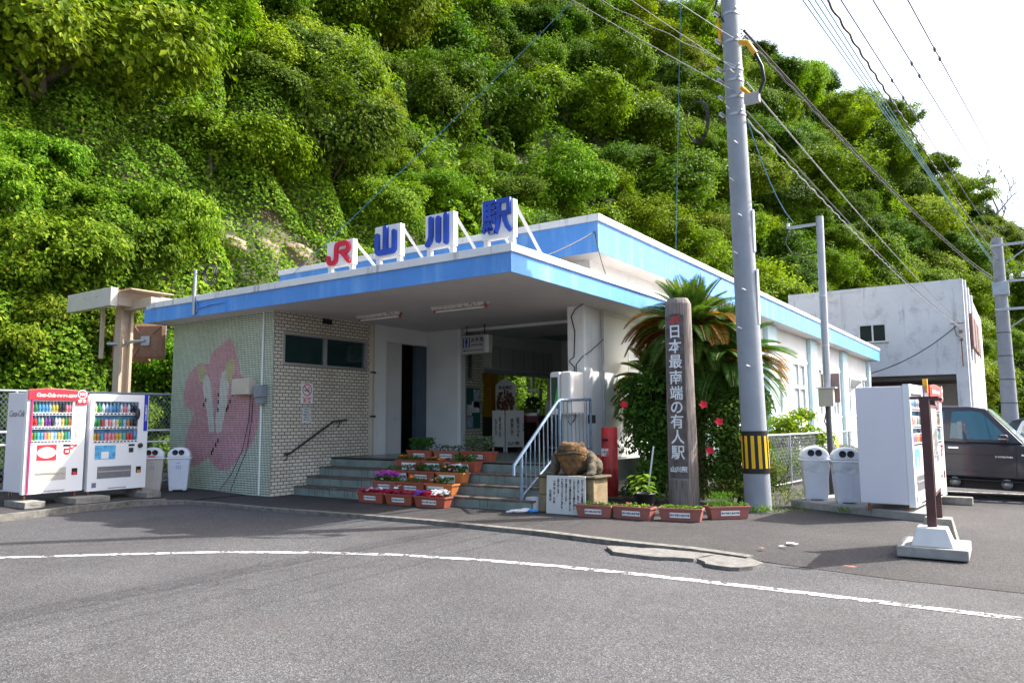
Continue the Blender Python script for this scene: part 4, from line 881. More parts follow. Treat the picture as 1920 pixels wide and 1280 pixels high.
# tall wooden name post
wm, tt_, bb = nodes('weathered_timber'); tc = tt_.nodes.new('ShaderNodeTexCoord').outputs['Object']
mp = tt_.nodes.new('ShaderNodeMapping'); mp.inputs['Scale'].default_value = (1, 1, .045); tt_.links.new(tc, mp.inputs[0])
n1 = tex_noise(tt_, mp.outputs[0], 42, 6, .65); c = ramp(tt_, n1.outputs[0], ((.30, (.06, .05, .044)), (.5, (.22, .19, .17)), (.72, (.38, .345, .31)))).outputs[0]
n2 = tex_noise(tt_, tc, 1.3, 4); c = mixc(tt_, ramp(tt_, n2.outputs[0], ((.4, (0, 0, 0)), (.7, (.5, .5, .5)))).outputs[0], c, (.20, .15, .12)); tt_.links.new(c, bb.inputs['Base Color']); bb.inputs['Roughness'].default_value = .9
bn = tt_.nodes.new('ShaderNodeBump'); bn.inputs['Strength'].default_value = .8; bn.inputs['Distance'].default_value = .02; tt_.links.new(n1.outputs[0], bn.inputs['Height']); tt_.links.new(bn.outputs[0], bb.inputs['Normal'])
dwood = mat('carved_dark_timber', (.125, .105, .094), .9, var=.45, scale=7, streak=((.18, .15, .13), 9, .5, .2, .6), bump=.5)
po = T('name_post', 'tall weathered timber post with white vertical station lettering', 'sign post', (-4.98, 12.62, 0))
prof = []
V = []; F = []; n = 40
def pr(a, z):
    """round log; between the carved ends the -y side is cut flat"""
    r_ = .262-.010*z+.006*math.sin(a*5+z); x, y = r_*math.cos(a), r_*math.sin(a); flat_ = -.185 if .44 < z < 3.29 else -9
    if .44 < z < 3.29 and y < flat_: y = flat_
    return x, y
zs_ = [0, .2, .35, .43, .45, .8, 1.2, 1.6, 2.0, 2.4, 2.8, 3.1, 3.285, 3.31, 3.42, 3.5, 3.56, 3.6]
for z in zs_:
    for k in range(n):
        a = 6.2832*k/n; x, y = pr(a, z); q = 1 if z < 3.5 else 1-(z-3.5)*1.9*(1 if z < 3.58 else 1.2)
        V.append((x*q, y*q, z))
for i in range(len(zs_)-1):
    for k in range(n): F.append((i*n+k, i*n+(k+1) % n, (i+1)*n+(k+1) % n, (i+1)*n+k))
mbp = MB().add(V, F, 0, False); mbp.add([V[-n+k] for k in range(n)], [tuple(range(n))]); mbp.build('log', wm, po)
MB().box((-.168, -.187, .455), (.165, -.1845, 3.285)).build('carved_face', dwood, po)
lw = mat('letter_white', (.82, .84, .85), .7, var=.05)
for i, ch in enumerate('日本最南端の有人駅'):
    text(ch, .258, lw, po, (-.005, -.192, (2.985, 2.72, 2.455, 2.175, 1.905, 1.66, 1.41, 1.145, .88)[i]), '-y', .008, .0028, name='character', sx=.97)
text('山川駅', .105, lw, po, (0, -.191, .60), '-y', .006, .003, name='station_name')
b = MB(); jr(b, .17, .14, .026, (-.085, 3.135), -.1872, .006); b.build('red_emblem', red_paint, po)
# stair railing
rl = T('stair_railing', 'pale blue grey steel railing up the right side of the steps', 'railing', (-6.85, 10.33, 0))
rail_blue = mat('railing_blue', (.17, .24, .32), .45, var=.15, scale=6, stain=((.2, .12, .08), 9, .66, .06, .8))
def rp(name, pts, r_, n=8): b = MB(); b.tube([(p[0]+6.85, p[1]-10.33, p[2]) for p in pts], r_, n); return b.build(name, rail_blue, rl)
x = -6.85
rp('handrail', [(x, 10.10, .58), (x, 10.11, .74), (x, 11.5, 1.78), (x, 11.6, 1.82), (x, 12.72, 1.86)], .028)
rp('lower_rail', [(x, 10.33, .22), (x, 11.58, .93), (x, 12.72, .93)], .02)
rp('post', [(x, 10.33, 0), (x, 10.33, .90)], .028); rp('post', [(x, 11.58, .69), (x, 11.58, 1.81)], .028); rp('post', [(x, 12.74, .69), (x, 12.74, 1.86)], .028)
for k in range(1, 9):
    y = 10.33+1.25*k/9; rp('baluster', [(x, y, .22+.71*k/9), (x, y, .89+.915*k/9)], .010, 6)
for k in range(1, 8):
    y = 11.58+1.15*k/8; rp('baluster', [(x, y, .93), (x, y, 1.83+.03*k/8)], .010, 6)
MB().box((-.06, 2.41, 1.40), (.06, 2.5, 1.56)).build('wall_bracket', dark_metal, rl)
# foam box, cloth and blue bag by the railing foot
t = MB().box((-.1, -.1, 0), (.1, .1, .22)).box((-.05, -.103, .05), (-.03, -.1005, .1)).build('foam_box', mat('dirty_white_foam', (.62, .62, .63), .8, var=.1, scale=5, stain=((.25, .23, .2), 5, .6, .1, .6)), None, bevel=.008); t.location = (-6.68, 10.45, 0); t.rotation_euler = (0, 0, R(-20)); tag(t, 'dirty white foam box beside the railing foot', 'box')
b = MB(); b.ell((0, 0, .025), (.16, .055, .03), 14); b.ell((.12, .03, .035), (.1, .05, .035), 12); b.ell((-.15, -.03, .012), (.06, .03, .015), 10); t = remeshed(b, 'work_cloth', mat('white_cloth', (.68, .67, .66), .9, var=.15, scale=10), None, .012, 3, .02, .04); t.location = (-6.78, 10.13, 0); t.rotation_euler = (0, 0, R(28)); tag(t, 'crumpled white cloth lying at the railing foot', 'cloth')
b = MB(); b.ell((0, 0, .03), (.06, .04, .035), 12); b.ell((.06, .03, .03), (.05, .035, .028), 10); t = remeshed(b, 'plastic_bag', mat('blue_plastic', (.03, .25, .62), .4), None, .01, 2, .01, .03); t.location = (-6.58, 10.2, 0); tag(t, 'small crumpled blue plastic bag by the foam box', 'bag')

# ------------------------------------------------------------------ hall furniture
ph = T('phone_cabinet', 'rounded white cabinet with a dark green screen on the hall floor beside the corner pillar', 'cabinet', (-7.06, 12.25, ZF))
MB().box((-.02, -.27, .86), (.22, .25, 1.66)).build('housing', mat('cabinet_cream', (.72, .70, .66), .4, var=.03), ph, bevel=.05)
MB().box((-.24, -.27, .86), (-.021, .25, 1.66)).build('hood', mat('hood_white', (.66, .66, .66), .4), ph, bevel=.04)
MB().box((-.20, -.275, .98), (-.06, -.2705, 1.56)).build('screen', mat('dark_screen', (.02, .05, .04), .15), ph)
MB().add([(-.06, -.2765, 1.0), (-.06, -.2765, 1.42), (-.15, -.2765, 1.0)], [(0, 1, 2)]).build('green_graphic', mat('screen_green', (.02, .38, .08), .3), ph)
MB().box((-.1, -.05, 0), (.1, .15, .86)).build('stand', mat('cabinet_cream2', (.55, .56, .55), .5), ph)
MB().tube([(.08, -.15, .86), (.1, -.18, .75), (.14, -.16, .68), (.2, -.1, .78), (.22, -.1, .86)], .012, 6).build('cable', black, ph)
lt = mat('script_black', (.015, .015, .015), .7)
bd_w = mat('board_cream', (.56, .54, .49), .7, var=.06)
af = T('folding_board', 'tall cream folding signboard with black vertical writing inside the hall', 'signboard', (-10.62, 15.3, ZF), R(8))
for s, nm in ((-1, 'left_leaf'), (1, 'right_leaf')):
    M4 = Matrix.Translation((s*.02, 0, 0)) @ Matrix.Rotation(R(s*38 if s > 0 else -22), 4, 'Z')
    p = bpy.data.objects.new(nm, None); COL.objects.link(p); p.parent = af; p.matrix_local = M4
    b = MB().box((min(0, s*.46), 0, .12), (max(0, s*.46), .025, 1.02)).box((min(s*.42, s*.46), 0, 0), (max(s*.42, s*.46), .025, .12)).box((min(0, s*.04), 0, 0), (max(0, s*.04), .025, .12)); b.build('panel', bd_w, p)
    for i, c_ in enumerate((('わすれもの', 'ありませんか') if s < 0 else ('旅の思い出に', '記念スタンプを', 'どうぞ'))):
        text('\n'.join(c_), .105 if s < 0 else .085, lt, p, (s*(.16+.15*(i if s > 0 else 1-i)), -.002, .60), '-y', .001, .002, line=.8)
    if s > 0: text('山川駅', .1, lt, p, (.2, -.002, .2), '-y', .001, .003)
hs = T('house_board', 'white house shaped board with a brown feathery figure standing on the counter', 'signboard', (-11.5, 16.6, 1.567), R(30))
MB().prism([(-.27, 0), (.27, 0), (.27, .85), (0, 1.05), (-.27, .85)], 0, .05, 'y').build('board', mat('board_white', (.66, .67, .70), .6), hs)
b = MB()
for k in range(120):
    a = random.uniform(0, 6.28); q = random.random()**.5; x_, z_ = .23*q*math.cos(a), .36+.33*q*math.sin(a); b.add([(x_-.03, -.01-.03*random.random(), z_+.05), (x_+.03, -.01-.03*random.random(), z_+.05), (x_+random.uniform(-.03, .03), -.05, z_-.07)], [(0, 1, 2)])
b.build('brown_figure', mat('brown_feather', (.16, .075, .03), .8, var=.6, scale=20), hs)
text('自由乗降', .1, navy, hs, (0, -.003, .78), '-y', .002, .003)
tb = T('side_table', 'small dark red wooden table in the hall beside the folding board', 'table', (-10.2, 15.95, ZF))
mw = mat('maroon_wood', (.10, .025, .03), .5, var=.2)
MB().box((-.32, -.25, .83), (.32, .25, .88)).build('top', mw, tb, bevel=.006)
MB().box((-.28, -.22, .72), (.28, .22, .829)).build('apron', mw, tb)
for sx in (-.27, .27):
    for sy in (-.2, .2): MB().box((sx-.03, sy-.03, 0), (sx+.03, sy+.03, .719)).build('leg', mw, tb)
fp = T('potted_plant', 'dark leaved plant in a white tray on the red table', 'potted plant', (-10.2, 15.95, ZF+.881))
MB().taper(0, (-.16, -.09, .16, .09), .07, (-.2, -.12, .2, .12)).build('tray', white_paint, fp)
C, N = blob(260, (0, 0, .27), (.24, .16, .22)); spawn_leaves('leaves', C, N, .09, leafmat('dark_leaf', (.012, .03, .008), (.03, .06, .015), .15), fp)
wb = T('white_notice_stand', 'bright white notice board on a thin stand inside the hall', 'notice board', (-11.0, 18.1, ZF), R(20))
MB().box((-.15, 0, .86), (.15, .03, 1.32)).build('panel', white_paint, wb); MB().cyl((0, .04, 0), (0, .04, .9), .02, n=8).build('stand', alu, wb); MB().box((-.2, -.1, 0), (.2, .2, .03)).build('foot', alu, wb)
cb = MB().box((-.2, -.15, 0), (.2, .15, .25)).build('cardboard_box', mat('olive_box', (.30, .30, .08), .7), None, bevel=.01); cb.location = (-11.6, 17.9, 1.566); tag(cb, 'olive cardboard box on the dark ticket counter', 'box')
# platform side seen through the opening
op = T('platform_pillar', 'orange painted platform pillar beyond the ticket counter', 'pillar', (-12.4, 17.15, 0)); MB().box((-.15, -.15, 0), (.15, .15, 4.65)).build('shaft', mat('orange_pillar', (.50, .22, .02), .6, var=.1), op, bevel=.02); MB().box((-.2, -.2, 0), (.2, .2, .3)).build('base', concrete, op)
wp = T('platform_lamp', 'white platform lamp post with a cross rail beyond the opening', 'lamp post', (-15.0, 23.4, 0)); MB().cyl((0, 0, 0), (0, 0, 3.45), .07, .06, 10).build('post', white_paint, wp)
MB().tube([(0, 0, 2.72), (0, -5.2, 2.66)], .022, 6).build('rail', white_paint, wp); MB().box((-.1, -.1, 2.55), (.35, .1, 2.62)).box((.3, -.1, 2.2), (.36, .1, 2.55)).build('arm', white_paint, wp); MB().box((-.12, -.12, 3.4), (.5, .12, 3.5)).build('lamp_head', white_paint, wp); MB().box((-.25, .1, 1.3), (.25, .2, 2.0)).build('small_box', white_paint, wp)

# ------------------------------------------------------------------ platform end structure at the left
cm = mat('old_beige_steel', (.50, .40, .30), .65, var=.1, scale=2, stain=((.28, .10, .04), 4, .60, .1, .85)); rb = mat('brown_back_steel', (.26, .14, .085), .7, var=.2, scale=6)
sh = T('platform_shelter', 'rusty beige steel platform shelter end with a deep roof edge', 'shelter', (-17.6, 9.5, 0))
MB().box((-.22, -.15, 0), (.05, -.09, 4.25)).box((-.22, .09, 0), (.05, .15, 4.25)).box((-.12, -.09, 0), (-.05, .09, 4.25)).build('column', cm, sh)
MB().box((-1.6, -.62, 4.15), (.42, -.45, 4.58)).build('roof_edge', mat('shelter_white', (.58, .55, .49), .65, var=.06, stain=((.3, .12, .05), 4, .62, .06, .9)), sh, bevel=.01)
MB().box((.25, -.44, 4.18), (.42, 1.25, 4.5)).box((-.12, -.44, 4.26), (.12, 1.6, 4.50)).build('beam', cm, sh)
MB().box((.0, -.1, 4.12), (1.2, .1, 4.34)).build('bracket', cm, sh)
b = MB()
for k in range(15): b.box((-.9+.12*k, -.4, 4.52), (-.9+.12*k+.06, .58, 4.545))
b.build('roof_sheet', rust, sh)
MB().box((-.92, -.42, 4.50), (.95, .6, 4.519)).build('roof_underside', cm, sh)
MB().box((-.62, -.3, 3.0), (-.55, -.22, 4.2)).build('hanger', cm, sh)
def mirror(label, loc, rz):
    t = T('traffic_mirror', label, 'mirror', loc, rz, 'platform mirrors seen from behind')
    V = [(-.42, 0, -.42), (.42, 0, -.42), (.42, 0, .42), (-.42, 0, .42), (-.36, -.06, -.36), (.36, -.06, -.36), (.36, -.06, .36), (-.36, -.06, .36), (-.15, -.12, -.15), (.15, -.12, -.15), (.15, -.12, .15), (-.15, -.12, .15)]
    F = [(0, 1, 5, 4), (1, 2, 6, 5), (2, 3, 7, 6), (3, 0, 4, 7), (4, 5, 9, 8), (5, 6, 10, 9), (6, 7, 11, 10), (7, 4, 8, 11), (8, 9, 10, 11)]
    MB().add(V, F).build('back_shell', rb, t)
    for s1 in (-1, 1):
        for s2 in (-1, 1): MB().tube([(s1*.17, -.12, s2*.17), (s1*.35, -.068, s2*.35)], .015, 5).build('rib', rb, t)
    MB().box((-.41, .003, -.41), (.41, .03, .41)).build('mirror_glass', glass('mirror_glass', (.4, .45, .5), .1), t)
    MB().box((-.11, -.16, -.11), (.11, -.125, .11)).build('clamp', grey_metal, t); MB().tube([(0, -.16, 0), (-.3, -.2, -.02), (-.55, -.1, -.03)], .04, 8).build('arm', grey_metal, t)
mirror('brown backed square mirror held by the shelter column, nearer the tiled wall', (-17.0, 9.75, 3.38), R(24)); mirror('brown backed square mirror half behind the shelter column', (-17.75, 9.75, 3.36), R(70))
# ------------------------------------------------------------------ main utility pole
pole_c = mat('pole_concrete', (.28, .305, .335), .8, var=.10, scale=2.5, bump=.3, bscale=60, streak=((.16, .17, .18), 5, .58, .2, .6))
up = T('utility_pole', 'thick grey concrete utility pole with a yellow and black striped guard', 'utility pole', (-3.6, 12.27, 0))
lean = Vector((-.016, -.004, 0))
def ax(z): return (lean.x*z, lean.y*z, z)
MB().tube([ax(-.1), ax(12.5)], [.21, .115], 28).build('shaft', pole_c, up)
def rr_(z): return .21-.095*(z+.1)/12.6
gb = MB()
MB().tube([ax(.60), ax(1.27)], [rr_(.6)+.006, rr_(1.27)+.006], 28, smooth=True, caps=False).build('striped_guard', black, up)
yel = mat('reflector_yellow', (.78, .46, .01), .5)
b = MB()
for k in range(12):
    a0 = k/12*6.2832; 
    for j in range(2):
        aa, ab = a0+.13*j, a0+.13*(j+1)
        P = lambda a, z: (ax(z)[0]+(rr_(z)+.0095)*math.cos(a), ax(z)[1]+(rr_(z)+.0095)*math.sin(a), z)
        b.add([P(aa, .68), P(ab, .68), P(ab, 1.195), P(aa, 1.195)], [(0, 1, 2, 3)])
b.build('yellow_stripes', yel, up)
for z in (6.55, 6.85, 7.15, 7.35, 7.85, 8.35):
    b = MB().tube([ax(z-.02), ax(z+.02)], rr_(z)+.01, 20); a = -1.9
    b.tube([(ax(z)[0]-.16, ax(z)[1]-.12, z), (ax(z)[0]-.2, ax(z)[1]-.22, z+.03)], .03, 8); b.tube([(ax(z)[0]+.1, ax(z)[1]-.15, z), (ax(z)[0]+.17, ax(z)[1]-.2, z+.02)], .018, 6)
    b.build('steel_band', grey_metal, up)
for k in range(9):
    z = 2.3+.62*k; s = (-1)**k; c_ = ax(z); MB().tube([(c_[0]+.05*s, c_[1]-rr_(z)+.01, z), (c_[0]+.05*s-.02, c_[1]-rr_(z)-.12, z+.015)], .010, 6).build('step_bolt', white_paint, up)
for z, h_ in ((3.0, .9), (4.2, .7)): MB().box((ax(z)[0]+rr_(z)-.01, -.05, z), (ax(z)[0]+rr_(z)+.012, .03, z+h_)).build('name_plate', white_paint, up)
ye = mat('yellow_sleeve', (.72, .36, .02), .5)
b = MB(); b.tube([(.06, -.2, 7.75), (.2, -.24, 7.68), (.32, -.24, 7.45)], .045, 8); b.build('yellow_sleeve', ye, up)
MB().tube([(.06, -.2, 6.95), (.2, -.24, 6.78), (.36, -.26, 6.76)], .035, 8).build('yellow_sleeve', ye, up); MB().tube([(-.3, -.1, 7.9), (-.32, -.1, 8.3)], .03, 8).build('yellow_sleeve', ye, up)
MB().tube([(.32, -.24, 7.45), (.42, -.25, 7.2), (.45, -.26, 6.95), (.36, -.26, 6.76)], .028, 8).build('loop_cable', black, up)
MB().box((.12, -.3, 6.62), (.36, -.2, 6.78)).build('junction_box', mat('light_box', (.35, .35, .34), .5), up)
MB().tube([(-.25, -.12, 8.9), (-.36, -.15, 8.5), (-.2, -.15, 8.2)], .018, 6).build('loop_cable', black, up)
b = MB()
for k in range(6): b.tube([(-.62+(.17+.006*k)*math.cos(a/24*6.283), -.5+.012*k, 6.45+(.33+.01*k)*math.sin(a/24*6.283)) for a in range(25)], .005, 5, caps=False)
b.build('cable_coil', black, up)

# wires: each span one thing
def span(name, label, a, b_, r_=.012, sag=.3, m=None, n=24, group='overhead wires', wav=0):
    A, B = Vector(a), Vector(b_); P = []
    for i in range(n+1):
        t = i/n; p = A.lerp(B, t); p.z -= sag*4*t*(1-t)
        if wav: p.z += wav*math.sin(i*.9); p.x += wav*math.cos(i*.9)
        P.append(p)
    ob = MB().tube([q-A for q in P], r_, 5, caps=False).build(name, m or black); ob.location = A
    return tag(ob, label, 'wire', group)
wire_grey = mat('wire_grey', (.10, .10, .11), .6); wire_teal = mat('wire_teal', (.06, .20, .24), .5); wire_blue = mat('wire_blue', (.04, .16, .30), .5); wire_steel = mat('wire_steel', (.35, .36, .37), .5, .5)
FPX, FPY = -.58, 46
wire_grey2 = mat('wire_grey2', (.16, .16, .17), .6)
span('thick_cable', 'thickest black cable running from the striped pole to the far right pole', (-3.5, 12.2, 8.0), (FPX-.1, FPY, 8.6), .022, .45)
span('thick_cable', 'second black cable twisted just below the thickest cable', (-3.5, 12.2, 7.9), (FPX-.1, FPY, 8.45), .016, .42, wav=.010, n=300)
span('overhead_wire', 'thin wire from the striped pole to the right corner of the grey building, upper one', (-3.5, 12.2, 7.1), (-2.6, 49.9, 6.9), .013, .25, wire_steel)
span('overhead_wire', 'thin wire from the striped pole to the right corner of the grey building, lower one', (-3.52, 12.2, 6.6), (-2.7, 49.9, 6.75), .013, .35, wire_grey)
span('overhead_wire', 'spiral wrapped wire lowest of those reaching the grey building', (-3.52, 12.2, 6.45), (-2.7, 49.9, 6.7), .012, .35, wire_steel, wav=.010, n=360)
span('overhead_wire', 'blue wire dropping from the striped pole to the arm of the thin steel pole', (-3.55, 12.35, 6.5), (-3.68, 15.78, 5.5), .009, .25, wire_blue)
for i, (x, lab) in enumerate(((-2.13, 'leftmost'), (-2.07, 'second from left'), (-2.0, 'third from left'), (-1.93, 'rightmost'))):
    d = Vector((FPX-.1, FPY, 9.5-.12*i))-Vector((x, 10.79, 7.41)); s = Vector((x, 10.79, 7.41))-d*.38
    span('overhead_wire', f'{lab} of the four close parallel teal wires crossing the sky', s, (FPX-.1, FPY, 9.5-.12*i), .009, .25, wire_teal, group='parallel teal wires')
d = Vector((FPX, FPY, 9.65))-Vector((-1.86, 10.85, 7.36)); span('overhead_wire', 'wavy twisted cable running just right of the teal wires', Vector((-1.86, 10.85, 7.36))-d*.38, (FPX, FPY, 9.65), .018, .2, wav=.011, n=520)
for (x, y, z, e, lab, bird) in ((-1.69, 10.87, 7.29, (FPX+.1, FPY, 10.5), 'thin wire with two dark clips just right of the wavy cable', (10.0, 11.2)), (-1.3, 10.92, 7.19, (FPX+.9, FPY, 11.1), 'thin wire with two dark clips in the middle of the sky', (9.2, 10.0)), (-.89, 10.96, 7.07, (FPX+1.3, FPY, 12.1), 'thin wire with two dark clips nearest the right edge of the sky', (8.6, 9.2))):
    d = Vector(e)-Vector((x, y, z)); s = Vector((x, y, z))-d*.38; w = span('overhead_wire', lab, s, e, .010, .15, mat('wire_violet', (.03, .025, .10), .5))
    for yb in bird:
        yb += 4.5; t = (yb-s.y)/(e[1]-s.y); p = s.lerp(Vector(e), t)-s; p.z -= .15*4*t*(1-t); q = MB().ell(p, (.025, .07, .045), 8).build('clip', wire_grey, w)
for (a, b_, lab, r_, wv) in (((-3.62, 12.15, 7.35), (-5.3, 9.6, 8.15), 'upper spiral wire leaving the striped pole to the upper left', .011, .012), ((-3.62, 12.15, 7.3), (-4.6, 10.0, 7.93), 'second wire leaving the striped pole to the upper left', .011, 0), ((-3.62, 12.15, 7.85), (-4.15, 10.2, 8.0), 'third wire leaving the striped pole to the upper left, with a drooping loop', .013, 0), ((-3.62, 12.15, 6.9), (-5.28, 9.65, 7.9), 'lowest wire leaving the striped pole to the upper left, carrying the coil', .013, .0)):
    A = Vector(a); B = Vector(b_); span('overhead_wire', lab, A, A+(B-A)*1.8, r_*.5, .05, wire_grey2, wav=wv, n=60)
A = Vector((-10.44, 9.32, 5.0)); B = Vector((-6.85, 12.21, 9.73)); span('overhead_wire', 'blue wire climbing diagonally in front of the hillside from the canopy roof', (-11.95, 9.5, 4.15), A+(B-A)*1.35, .0065, .1, wire_blue)
span('overhead_wire', 'thin blue vertical wire rising from the station roof before the hillside', (-7.3, 18.4, 5.4), (-5.0, 13.5, 11.2), .007, -.15, wire_blue)
span('roof_cable', 'black cable slung between the letter board brace and the upper roof edge', (-6.6, 10.6, 4.2), (-6.6, 12.53, 5.05), .012, .03)
span('roof_cable', 'thin black cable hanging from the upper roof corner down to the canopy edge', (-6.58, 12.53, 5.05), (-6.23, 12.4, 4.0), .009, .1)
span('service_cable', 'black service cable from the station end up to the grey building', (-6.95, 46.0, 4.0), (-2.9, 49.9, 6.75), .03, .35)

# ------------------------------------------------------------------ thin steel pole with meter box
tp = T('steel_pole', 'thin grey steel service pole with a meter box behind the bins', 'service pole', (-3.2, 15.85, 0))
MB().tube([(0, 0, 0), (.0, 0, 2.1)], .055, 14).build('lower_shaft', mat('dark_pipe', (.09, .09, .10), .5), tp); MB().tube([(0, 0, 1.95), (.02, 0, 5.55)], .075, 16).build('shaft', mat('silver_pipe', (.38, .39, .42), .4, .5, streak=((.15, .15, .16), 4, .6, .1, .5)), tp)
MB().box((-.13, -.22, 1.70), (.15, -.08, 2.05)).build('meter_box', beige, tp, bevel=.008); MB().box((-.17, -.25, 2.055), (.2, -.05, 2.075)).build('box_roof', white_paint, tp); MB().box((-.12, .08, 1.78), (.22, .12, 2.36)).build('back_plate', mat('brown_plate', (.24, .17, .15), .7), tp, bevel=.02)
MB().box((-.62, -.03, 5.38), (.06, .03, 5.43)).build('arm', grey_metal, tp); MB().cyl((-.6, 0, 5.4), (-.6, 0, 5.5), .03, n=8).build('insulator', white_paint, tp)
MB().tube([(-.6, 0, 5.4), (-.68, 0, 5.1), (-.55, 0, 4.85), (-.3, 0, 4.78), (.0, 0, 4.85)], .014, 6).build('drip_loop', black, tp)
MB().tube([(-.52, .02, 5.4), (-.62, .02, 5.2), (-.45, .02, 5.2)], .008, 5).build('drip_loop', black, tp)
MB().tube([(.0, -.1, 1.7), (-.06, -.1, 1.4), (.02, -.07, 1.2)], .012, 6).build('cable_tail', black, tp)
for z in (2.9, 3.9): MB().tube([(.0, 0, z), (.0, 0, z+.03)], .085, 14).build('strap', alu, tp)

# ------------------------------------------------------------------ far right pole
fp_ = T('utility_pole', 'slim pale concrete utility pole far right behind the parked cars', 'utility pole', (FPX, FPY, 0))
MB().tube([(0, 0, -.1), (0, 0, 10.8)], [.40, .25], 18).build('shaft', mat('pale_pole', (.27, .28, .30), .8, var=.12, scale=2, streak=((.2, .2, .21), 2, .55, .2, .5)), fp_)
for z, L in ((10.3, 3.0), (6.95, 2.6)):
    MB().box((-.3, -.34, z), (L, -.22, z+.12)).build('cross_arm', grey_metal, fp_)
    MB().tube([(.3, -.28, z-.9), (1.6, -.28, z)], .04, 6).build('arm_brace', grey_metal, fp_)
for x, z in ((.5, 8.55), (1.0, 8.6), (1.5, 8.65), (1.3, 7.1)): MB().lathe([(0, 0), (.1, .0), (.05, .1), (.1, .12), (.05, .25), (0, .26)], (x, -.28, z), 10).build('insulator', white_paint, fp_)
MB().box((-.36, -.40, 7.75), (.38, .36, 8.45)).build('steel_collar', mat('collar_steel', (.38, .42, .46), .5, .4), fp_, bevel=.05)
MB().box((.3, -.3, 8.4), (3, -.2, 8.5)).build('cross_arm', grey_metal, fp_)
for z in (1, 2.2, 3.4, 4.6, 5.8): MB().tube([(0, 0, z), (0, 0, z+.04)], .40-.0137*z+.012, 18).build('band', dark_metal, fp_)

# ------------------------------------------------------------------ grey concrete building at the back right
conc = mat('stained_white_concrete', (.62, .63, .65), .9, var=.08, scale=.35, bump=.3, bscale=6, stain=((.36, .36, .37), 1.1, .52, .16, .7), streak=((.20, .20, .21), 1.9, .57, .12, .75))
gx0, gx1, gy0, gy1, gz = -12.2, -2.44, 50, 72.5, 9.5
GB = T('concrete_building', 'two storey stained grey white concrete building with a garage opening behind the station', 'building', ((gx0+gx1)/2, gy0, 0))
gz_ = MB()
for bx in (((gx0, gy0, 4.0), (gx1, gy0+.25, 6.08)), ((gx0, gy0, 7.22), (gx1, gy0+.25, gz)), ((gx0, gy0, 6.08), (-8.1, gy0+.25, 7.22)), ((-6.55, gy0, 6.08), (gx1, gy0+.25, 7.22)), ((gx0, gy0, 0), (-9.6, gy0+.25, 4.0)), ((-3.06, gy0, 0), (gx1, gy0+.25, 4.0))): gz_.box(*bx)
gz_.build('front_wall', conc, GB, world=True)
s_ = MB()
for bx in (((gx1-.25, gy0+.251, 4.1), (gx1, gy1, gz)), ((gx1-.25, gy0+.251, 0), (gx1, 51.2, 4.1)), ((gx1-.25, 54.2, 0), (gx1, gy1, 4.1)), ((gx0, gy0+.251, 0), (gx0+.25, gy1, gz)), ((gx0, gy1, 0), (gx1, gy1+.25, gz)), ((gx0+.25, gy0+.251, gz-.5), (gx1-.25, gy1, gz-.3))): s_.box(*bx)
s_.build('side_wall', conc, GB, world=True)
for y in (50.6, 53.6, 57.2): MB().box((gx1+.001, y, 0 if y == 50.6 else 5.0), (gx1+.12, y+.5, gz+.001)).build('wall_fin', conc, GB, world=True)
MB().box((-9.6, 50.25, 3.7), (-3.06, 56, 3.99)).build('garage_ceiling', mat('dark_beam', (.10, .085, .075), .9), GB, world=True)
MB().box((-9.6, 56, 0), (-3.06, 56.1, 3.7)).build('garage_back_wall', mat('garage_cream', (.50, .47, .42), .8, var=.1), GB, world=True)
MB().box((-9.2, 55.9, 2.2), (-7.4, 55.99, 3.4)).box((-7.2, 55.9, 2.2), (-5.6, 55.99, 3.4)).build('garage_window', window_glass, GB, world=True)
w = MB().box((-8.1, gy0-.03, 6.08), (-6.55, gy0+.2, 6.16)).box((-8.1, gy0-.03, 7.14), (-6.55, gy0+.2, 7.22)).box((-8.1, gy0-.03, 6.16), (-8.02, gy0+.2, 7.14)).box((-6.63, gy0-.03, 6.16), (-6.55, gy0+.2, 7.14)).box((-7.37, gy0-.01, 6.16), (-7.28, gy0+.2, 7.14)).build('window', alu, GB, world=True)
MB().box((-8.02, gy0+.08, 6.16), (-6.63, gy0+.1, 7.14)).build('pane', mat('dull_glass', (.015, .025, .02), .3, spec=.15), GB, world=True).parent = w
MB().box((-8.2, gy0-.08, 6.0), (-6.45, gy0-.001, 6.079)).build('window_sill', concrete, GB, world=True)
lv = mat('brown_louvre', (.16, .09, .085), .7, var=.2)
for y in (51.3, 54.4, 57.5): 
    b = MB().box((gx1+.13, y, 5.65), (gx1+.3, y+2.4, 7.6))
    b.build('shutter', lv, GB, world=True)
for y in (63, 66.5): MB().box((gx1+.0005, y, 5.9), (gx1+.05, y+1.2, 7.4)).build('window', window_glass, GB, world=True)
b = MB().box((-8.99, gy0-.35, 6.9), (-8.93, gy0-.28, 9.25)).box((-9.9, gy0-.34, 9.2), (-7.8, gy0-.3, 9.25))
for k in range(7): b.box((-9.8+.3*k, gy0-.6, 9.255), (-9.77+.3*k, gy0-.05, 9.28))
b.build('television_aerial', alu, GB, world=True)
MB().box((-3.2, gy0-.35, 6.85), (-2.5, gy0-.28, 6.9)).box((-2.78, gy0-.1, 6.35), (-2.6, gy0-.001, 6.5)).box((-2.78, gy0-.1, 5.9), (-2.6, gy0-.001, 6.0)).build('wire_bracket', rust, GB, world=True)
MB().box((-2.72, gy0-.006, 4.4), (-2.66, gy0-.0005, 5.9)).build('rust_streak', rust, GB, world=True)
MB().tube([(-3.0, gy0-.3, 6.8), (-2.9, gy0-.3, 6.2), (-2.6, gy0-.2, 6.0)], .02, 5).build('cable_tail', black, GB, world=True)

